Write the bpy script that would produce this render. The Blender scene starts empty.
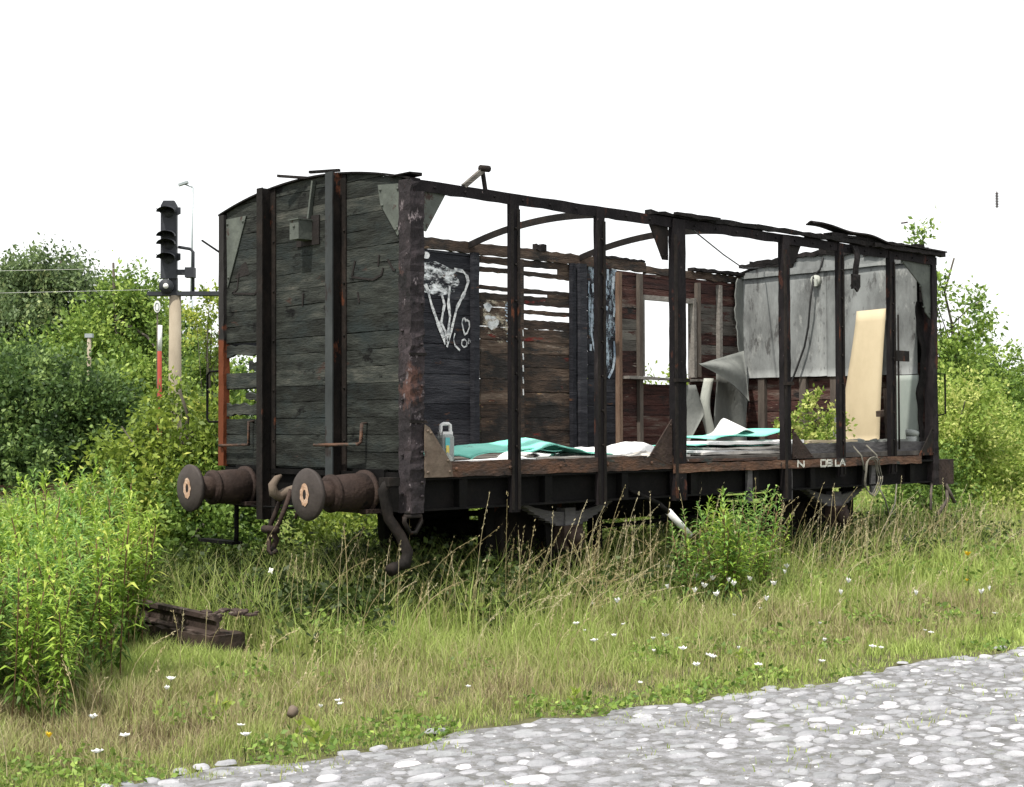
import bpy, math, random
import numpy as np
from mathutils import Vector, Matrix
random.seed(7); RNG = np.random.default_rng(7)
R = math.radians; PI = math.pi
scn = bpy.context.scene; COL = scn.collection
# ------------------------------------------------------------------ camera
CAM = np.array([-6.6528, -8.0143, 1.5123]); YAW, PITCH, ROLL, FPX = 0.807626, 0.022087, -0.003262, 1437.98
fw = np.array([math.cos(PITCH)*math.cos(YAW), math.cos(PITCH)*math.sin(YAW), math.sin(PITCH)])
rt = np.cross(fw, [0, 0, 1]); rt /= np.linalg.norm(rt); up = np.cross(rt, fw)
rt, up = math.cos(ROLL)*rt + math.sin(ROLL)*up, -math.sin(ROLL)*rt + math.cos(ROLL)*up
cd = bpy.data.cameras.new('camera'); cam = bpy.data.objects.new('camera', cd); COL.objects.link(cam)
cam.matrix_world = Matrix(((rt[0], up[0], -fw[0], CAM[0]), (rt[1], up[1], -fw[1], CAM[1]), (rt[2], up[2], -fw[2], CAM[2]), (0, 0, 0, 1)))
cd.sensor_width = 36; cd.lens = FPX*36/1024; cd.clip_start = 0.05; cd.clip_end = 3000
scn.camera = cam
# ------------------------------------------------------------------ light
SUN_DIR = Vector((-0.86, -0.17, 1.55)).normalized()
EL = math.asin(SUN_DIR.z); AZ = math.atan2(SUN_DIR.x, SUN_DIR.y)
w = bpy.data.worlds.new('World'); scn.world = w; w.use_nodes = True
nt = w.node_tree; nt.nodes.clear()
out = nt.nodes.new('ShaderNodeOutputWorld'); bg = nt.nodes.new('ShaderNodeBackground')
sky = nt.nodes.new('ShaderNodeTexSky'); sky.sky_type = 'NISHITA'; sky.sun_disc = False
sky.sun_elevation = EL; sky.sun_rotation = AZ; sky.dust_density = 4; sky.air_density = 1.0; sky.ozone_density = 1
tc = nt.nodes.new('ShaderNodeTexCoord'); cn = nt.nodes.new('ShaderNodeTexNoise'); cn.inputs['Scale'].default_value = 2.2; cn.inputs['Detail'].default_value = 5
cr = nt.nodes.new('ShaderNodeValToRGB'); cr.color_ramp.elements[0].position = .25; cr.color_ramp.elements[0].color = (10.4, 10.6, 10.7, 1)
cr.color_ramp.elements[1].position = .75; cr.color_ramp.elements[1].color = (12.2, 12.2, 12.0, 1)
mx = nt.nodes.new('ShaderNodeMixRGB'); mx.inputs[0].default_value = 0.88     # thin bright cloud over the sky
nt.links.new(tc.outputs['Generated'], cn.inputs['Vector']); nt.links.new(cn.outputs[0], cr.inputs[0])
nt.links.new(sky.outputs[0], mx.inputs[1]); nt.links.new(cr.outputs[0], mx.inputs[2])
nt.links.new(mx.outputs[0], bg.inputs[0]); bg.inputs[1].default_value = 0.1
nt.links.new(bg.outputs[0], out.inputs[0])
sl = bpy.data.lights.new('sun', 'SUN'); sl.energy = 4.2; sl.angle = R(1.5); sl.color = (1, .95, .86)
so = bpy.data.objects.new('sun', sl); COL.objects.link(so); so.rotation_euler = SUN_DIR.to_track_quat('Z', 'Y').to_euler()
vs = scn.view_settings; vs.view_transform = 'Standard'; vs.look = 'None'; vs.gamma = 1; vs.exposure = 0.4; vs.use_curve_mapping = False
scn.render.engine = 'CYCLES'; scn.cycles.max_bounces = 6; scn.cycles.transparent_max_bounces = 4

# ------------------------------------------------------------------ materials
def mat(name, stops, scale=4, stretch=(1, 1, 1), rough=.85, rnd=0.0, bump=0.3, bscale=None, metal=0, transl=0.0, spec=.3, detail=8, dist=0.0, spots=None, rndonly=False, zmix=None):
    """Noise (object space) + per-piece attribute 'rnd' -> colour ramp."""
    m = bpy.data.materials.new(name); m.use_nodes = True; n = m.node_tree; n.nodes.clear(); L = n.links
    o = n.nodes.new('ShaderNodeOutputMaterial'); b = n.nodes.new('ShaderNodeBsdfPrincipled')
    b.inputs['Roughness'].default_value = rough; b.inputs['Metallic'].default_value = metal; b.inputs['Specular IOR Level'].default_value = spec
    at = n.nodes.new('ShaderNodeAttribute'); at.attribute_name = 'rnd'
    cr = n.nodes.new('ShaderNodeValToRGB'); e = cr.color_ramp.elements
    while len(e) < len(stops): e.new(.5)
    for k, (p, c) in enumerate(stops): e[k].position = p; e[k].color = (*c, 1)
    if rndonly: L.new(at.outputs['Fac'], cr.inputs[0])
    else:
        t = n.nodes.new('ShaderNodeTexCoord'); mp = n.nodes.new('ShaderNodeMapping'); mp.inputs['Scale'].default_value = stretch
        L.new(t.outputs['Object'], mp.inputs['Vector'])
        ns = n.nodes.new('ShaderNodeTexNoise'); ns.noise_dimensions = '4D'
        ns.inputs['Scale'].default_value = scale; ns.inputs['Detail'].default_value = detail; ns.inputs['Roughness'].default_value = .65; ns.inputs['Distortion'].default_value = dist
        wm = n.nodes.new('ShaderNodeMath'); wm.operation = 'MULTIPLY'; wm.inputs[1].default_value = 7.3 if rnd else 0; L.new(at.outputs['Fac'], wm.inputs[0]); L.new(wm.outputs[0], ns.inputs['W'])
        L.new(mp.outputs[0], ns.inputs['Vector'])
        ma = n.nodes.new('ShaderNodeMath'); ma.operation = 'MULTIPLY_ADD'; ma.inputs[1].default_value = rnd; L.new(at.outputs['Fac'], ma.inputs[0])
        sb = n.nodes.new('ShaderNodeMath'); sb.operation = 'MULTIPLY_ADD'; sb.inputs[1].default_value = 1.7; sb.inputs[2].default_value = -.35 - rnd*.5
        L.new(ns.outputs[0], sb.inputs[0]); L.new(sb.outputs[0], ma.inputs[2]); L.new(ma.outputs[0], cr.inputs[0])
        if bump:
            bn = n.nodes.new('ShaderNodeTexNoise'); bn.inputs['Scale'].default_value = (bscale or scale*3); bn.inputs['Detail'].default_value = 6
            L.new(mp.outputs[0], bn.inputs['Vector']); bu = n.nodes.new('ShaderNodeBump'); bu.inputs['Strength'].default_value = bump; bu.inputs['Distance'].default_value = .02
            L.new(bn.outputs[0], bu.inputs['Height']); L.new(bu.outputs[0], b.inputs['Normal'])
    colr = cr.outputs[0]
    if spots:     # patches of another colour: (colour, scale, threshold, softness, stretch)
        for (c, sc, th, sf, st) in spots:
            t2 = n.nodes.new('ShaderNodeTexCoord'); m2 = n.nodes.new('ShaderNodeMapping'); m2.inputs['Scale'].default_value = st; m2.inputs['Location'].default_value = (sc, 3.1, 1.7)
            L.new(t2.outputs['Object'], m2.inputs[0]); n2 = n.nodes.new('ShaderNodeTexNoise'); n2.inputs['Scale'].default_value = sc; n2.inputs['Detail'].default_value = 7; n2.inputs['Roughness'].default_value = .7
            L.new(m2.outputs[0], n2.inputs['Vector']); mr = n.nodes.new('ShaderNodeMapRange'); mr.inputs[1].default_value = th; mr.inputs[2].default_value = th+sf
            L.new(n2.outputs[0], mr.inputs[0]); mm = n.nodes.new('ShaderNodeMixRGB'); L.new(mr.outputs[0], mm.inputs[0]); L.new(colr, mm.inputs[1]); mm.inputs[2].default_value = (*c, 1); colr = mm.outputs[0]
    if zmix:      # another colour below a ragged height (rust where the tar has gone)
        c, z0, soft = zmix
        t3 = n.nodes.new('ShaderNodeTexCoord'); sx = n.nodes.new('ShaderNodeSeparateXYZ'); L.new(t3.outputs['Object'], sx.inputs[0])
        n3 = n.nodes.new('ShaderNodeTexNoise'); n3.inputs['Scale'].default_value = 9; L.new(t3.outputs['Object'], n3.inputs['Vector'])
        ad = n.nodes.new('ShaderNodeMath'); ad.operation = 'ADD'; L.new(sx.outputs[2], ad.inputs[0]); L.new(n3.outputs[0], ad.inputs[1])
        mr = n.nodes.new('ShaderNodeMapRange'); mr.inputs[1].default_value = z0+.5; mr.inputs[2].default_value = z0+.5+soft; mr.inputs[3].default_value = 1; mr.inputs[4].default_value = 0
        L.new(ad.outputs[0], mr.inputs[0]); mm = n.nodes.new('ShaderNodeMixRGB'); L.new(mr.outputs[0], mm.inputs[0]); L.new(colr, mm.inputs[1]); mm.inputs[2].default_value = (*c, 1); colr = mm.outputs[0]
    L.new(colr, b.inputs['Base Color'])
    if transl:
        tr = n.nodes.new('ShaderNodeBsdfTranslucent'); L.new(colr, tr.inputs[0]); ms = n.nodes.new('ShaderNodeMixShader'); ms.inputs[0].default_value = transl
        L.new(b.outputs[0], ms.inputs[1]); L.new(tr.outputs[0], ms.inputs[2]); L.new(ms.outputs[0], o.inputs[0])
    else: L.new(b.outputs[0], o.inputs[0])
    return m
M = {}
M['tar'] = mat('charred_tarred_boards', [(.0, (.014, .015, .014)), (.35, (.040, .043, .038)), (.6, (.085, .094, .084)), (.8, (.15, .155, .135)), (1, (.26, .25, .22))], 3, (1, 1, 5), .7, .28, .45, 16,
    spots=[((.075, .04, .032), 2.3, .62, .08, (1, 1, 3)), ((.035, .045, .045), 1.4, .50, .15, (1, 1, 2)), ((.42, .42, .40), 13, .69, .03, (1, 1, 2)), ((.007, .007, .007), 3, .57, .08, (1, 1, 2))])
M['innertar'] = mat('burnt_boards_inside', [(.0, (.012, .012, .016)), (.45, (.028, .029, .036)), (.75, (.055, .056, .066)), (1, (.11, .10, .095))], 3, (1, 1, 6), .75, .35, .5, 16,
    spots=[((.12, .06, .035), 3.1, .63, .05, (1, 1, 4)), ((.3, .3, .3), 8, .73, .03, (1, 1, 4))])
M['brown'] = mat('weathered_brown_boards', [(.0, (.012, .009, .008)), (.35, (.038, .026, .02)), (.6, (.085, .056, .04)), (.85, (.17, .125, .095)), (1, (.32, .27, .22))], 3, (1, 1, 7), .85, .4, .6, 16,
    spots=[((.16, .02, .016), 2.0, .62, .04, (1, 1, 4)), ((.02, .02, .02), 2.5, .56, .08, (1, 1, 3)), ((.42, .27, .14), 6, .66, .03, (1, 1, 6)), ((.45, .43, .40), 9, .68, .02, (1, 1, 5)), ((.02, .018, .017), 1.3, .5, .1, (1, 1, 2))])
M['red'] = mat('red_lead_boards', [(.0, (.016, .010, .010)), (.35, (.05, .022, .020)), (.6, (.105, .042, .034)), (.85, (.17, .12, .10)), (1, (.32, .28, .25))], 3, (1, 1, 7), .85, .5, .6, 16,
    spots=[((.02, .018, .018), 2.2, .57, .07, (1, 1, 3)), ((.27, .235, .20), 3.5, .64, .05, (1, 1, 6))])
M['greyboard'] = mat('bleached_boards', [(.0, (.06, .052, .045)), (.45, (.16, .145, .13)), (.8, (.27, .25, .22)), (1, (.36, .33, .29))], 3, (1, 1, 7), .9, .4, .5, 16,
    spots=[((.07, .03, .025), 3, .58, .05, (1, 1, 4))])
M['char'] = mat('charcoal', [(.0, (.006, .006, .006)), (.5, (.02, .018, .018)), (.8, (.05, .042, .042)), (1, (.12, .10, .10))], 7, (1, 1, 1), .8, .3, .8, 22,
    spots=[((.10, .045, .035), 4, .62, .05, (1, 1, 1))])
M['iron'] = mat('rusted_black_iron', [(.0, (.012, .011, .011)), (.45, (.032, .028, .026)), (.75, (.065, .05, .043)), (1, (.13, .09, .075))], 6, (1, 1, .6), .75, .2, .4, 30, spec=.4,
    spots=[((.15, .055, .03), 5, .60, .06, (1, 1, .5)), ((.2, .19, .18), 13, .70, .04, (1, 1, .6))])
M['flange'] = mat('lit_flange_grey', [(.0, (.05, .055, .06)), (.5, (.10, .115, .12)), (1, (.17, .19, .19))], 5, (1, 1, .5), .7, .2, .3,
    spots=[((.03, .022, .02), 6, .56, .06, (1, 1, .4))])
M['post'] = mat('burnt_post_iron', [(.0, (.010, .009, .011)), (.5, (.027, .023, .026)), (.8, (.055, .045, .048)), (1, (.12, .10, .10))], 7, (1, 1, .35), .8, .25, .6, 30,
    spots=[((.12, .045, .03), 3, .60, .06, (1, 1, .4)), ((.25, .2, .2), 14, .68, .03, (1, 1, .6))])
M['rustpost'] = mat('orange_rust_post', [(.0, (.02, .018, .018)), (.6, (.05, .045, .045)), (1, (.1, .09, .09))], 8, (1, 1, .4), .85, .1, .4, zmix=((.26, .065, .018), 2.22, .12))
M['rustiron'] = mat('brown_rust_iron', [(.0, (.035, .022, .018)), (.5, (.085, .052, .042)), (.8, (.14, .09, .07)), (1, (.24, .17, .13))], 7, (1, 1, 1), .85, .2, .5, 30,
    spots=[((.012, .012, .012), 4, .60, .06, (1, 1, 1)), ((.3, .29, .27), 11, .70, .03, (1, 1, 1))])
M['disc'] = mat('buffer_face', [(.0, (.05, .040, .037)), (.5, (.085, .068, .062)), (1, (.14, .115, .105))], 8, (1, 1, 1), .7, .1, .2)
M['rustbright'] = mat('bare_scrape', [(.0, (.14, .08, .05)), (.45, (.38, .24, .16)), (1, (.62, .50, .42))], 26, (1, 1, 1), .8)
M['plate'] = mat('pale_green_gusset', [(.0, (.055, .06, .055)), (.5, (.115, .13, .115)), (1, (.19, .21, .18))], 6, (1, 1, 1), .75, .2, .3,
    spots=[((.05, .03, .025), 5, .60, .05, (1, 1, 1)), ((.012, .012, .012), 9, .68, .03, (1, 1, 1))])
M['tanplate'] = mat('tan_gusset', [(.0, (.09, .06, .045)), (.5, (.17, .13, .10)), (1, (.27, .22, .17))], 5, (1, 1, 1), .8, .2, .4,
    spots=[((.05, .035, .03), 7, .60, .05, (1, 1, 1))])
M['edge'] = mat('rusty_edge_plank', [(.0, (.02, .015, .014)), (.4, (.065, .042, .033)), (.7, (.15, .075, .045)), (1, (.26, .18, .13))], 4, (1, 1, 3), .85, .3, .6, 20,
    spots=[((.04, .05, .045), 3.4, .56, .06, (1, 1, 2)), ((.5, .46, .42), 16, .70, .03, (1, 1, 1)), ((.015, .012, .012), 5, .6, .06, (1, 1, 1))])
M['dark'] = mat('oily_underframe', [(.0, (.005, .005, .005)), (.6, (.014, .013, .013)), (1, (.035, .03, .028))], 6, (1, 1, 1), .8, .2, .4)
M['solebar'] = mat('black_solebar', [(.0, (.006, .006, .007)), (.6, (.018, .017, .017)), (1, (.045, .036, .034))], 5, (1, 1, 1), .8, .2, .4)
M['lining'] = mat('sooty_grey_panel', [(.0, (.13, .14, .14)), (.35, (.22, .232, .232)), (.65, (.30, .315, .315)), (1, (.40, .415, .41))], 1.6, (1, 1, .55), .9, .3, .15, 30,
    spots=[((.12, .125, .125), 2.6, .44, .22, (1, 1, .35)), ((.36, .37, .36), 5, .56, .12, (1, 1, .5)), ((.085, .085, .085), 8, .56, .10, (1, 1, .4)), ((.05, .045, .04), 15, .71, .03, (1, 1, 1))])
M['lining2'] = mat('green_grey_panel', [(.0, (.22, .26, .25)), (.5, (.31, .36, .335)), (1, (.42, .45, .42))], 3, (1, 1, .5), .9, .2, .1)
M['torn'] = mat('torn_grey_sheet', [(.0, (.11, .115, .11)), (.5, (.19, .20, .19)), (1, (.30, .31, .29))], 3, (1, 1, .6), .95, .2, .3, 30,
    spots=[((.5, .5, .47), 6, .70, .03, (1, 1, .5))])
M['pale'] = mat('pale_strip', [(.0, (.28, .30, .28)), (.5, (.42, .44, .40)), (1, (.55, .55, .5))], 8, (1, 1, .5), .95, .2, .3)
M['greywood'] = mat('grey_brown_stud', [(.0, (.05, .04, .035)), (.5, (.12, .10, .085)), (1, (.22, .185, .155))], 6, (3, 3, .5), .9, .3, .4)
M['tanwood'] = mat('tan_stud', [(.0, (.08, .05, .035)), (.5, (.19, .12, .085)), (1, (.3, .22, .16))], 6, (3, 3, .5), .9, .3, .4)
M['palewood'] = mat('pale_window_trim', [(.0, (.12, .11, .10)), (.5, (.24, .22, .20)), (1, (.38, .36, .33))], 6, (2, 2, 2), .9, .3, .4)
M['floor'] = mat('dusty_floor', [(.0, (.03, .027, .025)), (.5, (.10, .09, .08)), (1, (.2, .19, .17))], 5, (1, 4, 1), .95, .4, .5)
M['kick'] = mat('grey_kick_board', [(.0, (.05, .047, .05)), (.5, (.11, .105, .11)), (1, (.19, .185, .18))], 4, (1, 1, 3), .9, .3, .5)
M['beige'] = mat('beige_hardboard', [(.0, (.44, .36, .23)), (.5, (.60, .50, .335)), (1, (.68, .585, .41))], 1.5, (1, 1, .6), .7, 0, .05, spots=[((.33, .25, .14), 3.2, .70, .06, (1, 1, .5))])
M['turq'] = mat('turquoise_sheet', [(.0, (.13, .50, .41)), (.5, (.22, .66, .54)), (1, (.36, .76, .66))], 3, (1, 1, 1), .6, .3, .3, spots=[((.16, .28, .24), 6, .62, .08, (1, 1, 1)), ((.6, .75, .7), 9, .64, .05, (1, 1, 1))])
M['paper'] = mat('white_paper', [(.0, (.62, .63, .64)), (.5, (.78, .78, .78)), (1, (.84, .84, .83))], 5, (1, 1, 1), .8, .3, .3, spots=[((.42, .40, .37), 8, .62, .06, (1, 1, 1))])
M['grime'] = mat('grimy_cardboard', [(.0, (.16, .14, .12)), (.5, (.40, .38, .35)), (1, (.66, .64, .61))], 5, (1, 1, 1), .9, .3, .2)
M['spray'] = mat('white_spray_paint', [(.0, (.06, .065, .075)), (.3, (.22, .23, .25)), (.5, (.60, .61, .62)), (1, (.78, .78, .78))], 11, (1, 1, 1), .8)
M['bluespray'] = mat('smeared_blue_white_paint', [(.0, (.07, .09, .12)), (.4, (.22, .28, .36)), (.7, (.5, .56, .62)), (1, (.75, .77, .78))], 7, (1, 1, .5), .8)
M['letter'] = mat('worn_white_lettering', [(.0, (.12, .08, .06)), (.4, (.42, .42, .38)), (1, (.72, .72, .7))], 28)
M['blackmark'] = mat('burnt_scratch_and_shadow', [(.0, (.008, .007, .007)), (1, (.02, .015, .014))], 20)
M['plastic'] = mat('grey_plastic', [(.0, (.20, .22, .21)), (1, (.34, .36, .35))], 6, rough=.5)
M['white'] = mat('white_plastic', [(.0, (.62, .62, .62)), (1, (.75, .75, .74))], 6, rough=.5)
M['yellow'] = mat('yellow_label', [(.0, (.6, .5, .1)), (1, (.75, .62, .16))], 6, rough=.5)
M['teal'] = mat('teal_label', [(.0, (.08, .35, .38)), (1, (.15, .5, .5))], 6, rough=.5)
M['concrete'] = mat('beige_concrete', [(.0, (.24, .20, .15)), (.5, (.34, .29, .22)), (1, (.42, .37, .29))], 3, (1, 1, .4), .9)
M['sigblack'] = mat('signal_blue_black', [(.0, (.02, .022, .028)), (.5, (.038, .042, .052)), (1, (.07, .075, .088))], 3, rough=.6)
M['galv'] = mat('galvanised_steel', [(.0, (.26, .30, .32)), (1, (.42, .46, .47))], 3, rough=.5, metal=.2)
M['redpaint'] = mat('red_paint', [(.0, (.20, .03, .02)), (1, (.32, .06, .04))], 5)
M['whitepaint'] = mat('white_paint', [(.0, (.68, .68, .67)), (1, (.8, .8, .8))], 5)
M['lens'] = mat('dark_lens', [(.0, (.01, .01, .012)), (1, (.03, .03, .035))], 5, rough=.15, spec=.6)
M['rail'] = mat('rusty_rail', [(.0, (.06, .03, .02)), (.5, (.14, .075, .05)), (1, (.25, .16, .12))], 8, (1, 1, 1), .8, .2, .4)
M['railold'] = mat('dark_rusty_rail', [(.0, (.018, .012, .010)), (.5, (.045, .030, .025)), (1, (.20, .16, .14))], 8, (1, 1, 1), .85, .2, .5)
M['sleeper'] = mat('old_sleeper', [(.0, (.012, .01, .009)), (.5, (.035, .025, .02)), (1, (.09, .06, .045))], 6, (1, 1, 1), .9, .3, .6)
M['bark'] = mat('bark', [(.0, (.03, .026, .02)), (.5, (.08, .07, .055)), (1, (.16, .14, .12))], 8, (1, 1, .4), .95)
def leafmat(name, stops, tr=.35, rough=.55): return mat(name, stops, rndonly=True, rough=rough, transl=tr, spec=.35)
M['leaf_dark'] = leafmat('leaf_dark_green', [(.0, (.012, .028, .010)), (.5, (.032, .068, .020)), (.85, (.065, .12, .032)), (1, (.11, .18, .055))])
M['leaf_birch'] = leafmat('leaf_grey_green', [(.0, (.022, .04, .018)), (.5, (.05, .088, .036)), (.85, (.09, .14, .055)), (1, (.15, .2, .09))])
M['leaf_mid'] = leafmat('leaf_mid_green', [(.0, (.022, .052, .012)), (.5, (.07, .135, .026)), (.85, (.13, .22, .045)), (1, (.2, .3, .07))])
M['leaf_bright'] = leafmat('leaf_bright_green', [(.0, (.035, .07, .012)), (.5, (.11, .18, .028)), (.85, (.20, .29, .05)), (1, (.33, .40, .10))], .4)
M['leaf_yellow'] = leafmat('leaf_yellow_green', [(.0, (.05, .095, .015)), (.5, (.15, .24, .04)), (.85, (.28, .38, .085)), (1, (.44, .5, .17))], .4)
M['golden'] = leafmat('goldenrod_leaf', [(.0, (.05, .10, .014)), (.5, (.13, .225, .03)), (.85, (.21, .32, .05)), (1, (.34, .42, .09))], .4)
M['golden_blue'] = leafmat('goldenrod_leaf_cool', [(.0, (.035, .085, .02)), (.5, (.09, .185, .045)), (.85, (.16, .27, .07)), (1, (.28, .38, .11))], .4)
M['weed'] = leafmat('weed_leaf_shade_tone', [(.0, (.018, .04, .01)), (.5, (.055, .105, .022)), (.85, (.10, .17, .035)), (1, (.17, .25, .06))])
M['grass'] = leafmat('grass_blade', [(.0, (.17, .13, .075)), (.18, (.36, .31, .18)), (.38, (.30, .30, .125)), (.66, (.215, .285, .065)), (1, (.35, .43, .12))], .35, .6)
M['straw'] = leafmat('dry_straw', [(.0, (.28, .22, .10)), (.5, (.46, .39, .21)), (1, (.62, .55, .36))], .3, .7)
M['petal'] = mat('white_petals', [(.0, (.72, .73, .72)), (1, (.82, .82, .8))], 20, transl=.2)
M['ypetal'] = mat('yellow_petals', [(.0, (.7, .45, .02)), (1, (.8, .6, .04))], 20, transl=.2)
M['stem'] = mat('green_stem', [(.0, (.06, .10, .02)), (1, (.13, .17, .05))], 8)
M['brownstem'] = mat('brown_stem', [(.0, (.07, .04, .02)), (1, (.17, .11, .05))], 8)
M['cable'] = mat('black_cable', [(.0, (.01, .01, .012)), (1, (.03, .03, .03))], 8, rough=.6)
M['rope'] = mat('grey_rope', [(.0, (.09, .085, .07)), (1, (.2, .19, .16))], 20)
M['insul'] = mat('brown_insulator', [(.0, (.03, .02, .02)), (1, (.07, .05, .05))], 6, rough=.3)
M['wire'] = mat('glare_pale_wire', [(.0, (.7, .7, .7)), (1, (.78, .78, .78))], 6, rough=.5)  # wire colour made pale, as if washed out by the bright sky

M['roadbed'] = mat('sandy_joints', [(.0, (.06, .058, .052)), (.35, (.16, .16, .16)), (.65, (.29, .29, .31)), (1, (.50, .495, .53))], 11, (1, 1, 1), .95, 0, .8, 45, spots=[((.72, .72, .72), 16, .62, .05, (1, 1, 1)), ((.15, .145, .13), 30, .56, .06, (1, 1, 1)), ((.13, .16, .06), 2.2, .64, .06, (1, 1, 1))])
M['sett'] = mat('worn_granite_setts', [(.0, (.20, .205, .215)), (.35, (.31, .315, .335)), (.65, (.44, .44, .47)), (.88, (.66, .65, .69)), (1, (.86, .80, .83))], 5, (1, 1, 1), .75, .75, .4, 60, spots=[((.36, .37, .385), 3, .50, .12, (1, 1, 1)), ((.92, .91, .93), 14, .61, .05, (1, 1, 1)), ((.22, .22, .21), 40, .62, .06, (1, 1, 1))])
M['cornerpost'] = mat('flaking_corner_post', [(.0, (.012, .010, .012)), (.45, (.035, .028, .032)), (.75, (.075, .058, .064)), (1, (.16, .13, .13))], 9, (1, 1, .6), .85, .25, .9, 30,
    spots=[((.10, .05, .04), 4, .60, .06, (1, 1, .5)), ((.20, .17, .18), 10, .61, .04, (1, 1, .7)), ((.008, .007, .008), 6, .58, .05, (1, 1, .6))])
TUNE = dict(cornerpost=.6, tar=.40, innertar=.72, brown=.78, red=.62, greyboard=.60, char=.5, iron=.42, flange=.30, post=.40, rustpost=.42, rustiron=.36, disc=.5, plate=.72, tanplate=.75, edge=.72, dark=.28, solebar=.28,
    lining=.82, lining2=.80, torn=.85, pale=.85, greywood=.7, tanwood=.7, palewood=.75, kick=.75, beige=.84, sett=.74, roadbed=.78, concrete=.85, sigblack=.75, paper=1.0)
for k_, f_ in TUNE.items():
    for nd in M[k_].node_tree.nodes:
        if nd.type == 'VALTORGB':
            for e_ in nd.color_ramp.elements: e_.color = (*[c*f_ for c in e_.color[:3]], 1)
        elif nd.type == 'MIX_RGB': v = nd.inputs[2].default_value; nd.inputs[2].default_value = (*[c*(f_ if k_ in ('sett', 'roadbed', 'rustpost') else f_**.5) for c in v[:3]], 1)
for k_ in ('dark', 'solebar', 'post', 'iron', 'tar', 'char', 'innertar'):
    for nd in M[k_].node_tree.nodes:
        if nd.type == 'BSDF_PRINCIPLED': nd.inputs['Specular IOR Level'].default_value = .12
LT = dict(leaf_dark=1.75, leaf_birch=1.9, leaf_mid=1.6, leaf_bright=1.4, leaf_yellow=1.2, golden=1.5, golden_blue=1.6, weed=.65, grass=1.22)  # weed leaves darkened for the shade under the wagon
for k_, f_ in LT.items():
    for nd in M[k_].node_tree.nodes:
        if nd.type == 'VALTORGB':
            for e_ in nd.color_ramp.elements: e_.color = (*[min(c*f_*h_, .62) for c, h_ in zip(e_.color[:3], (1.0, 1.0, 1.0) if k_ == 'grass' else (1.10, 1.03, 1.0) if k_ in ('leaf_yellow', 'golden', 'golden_blue') else (1.2, 1.04, 1.0))], 1)
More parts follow.
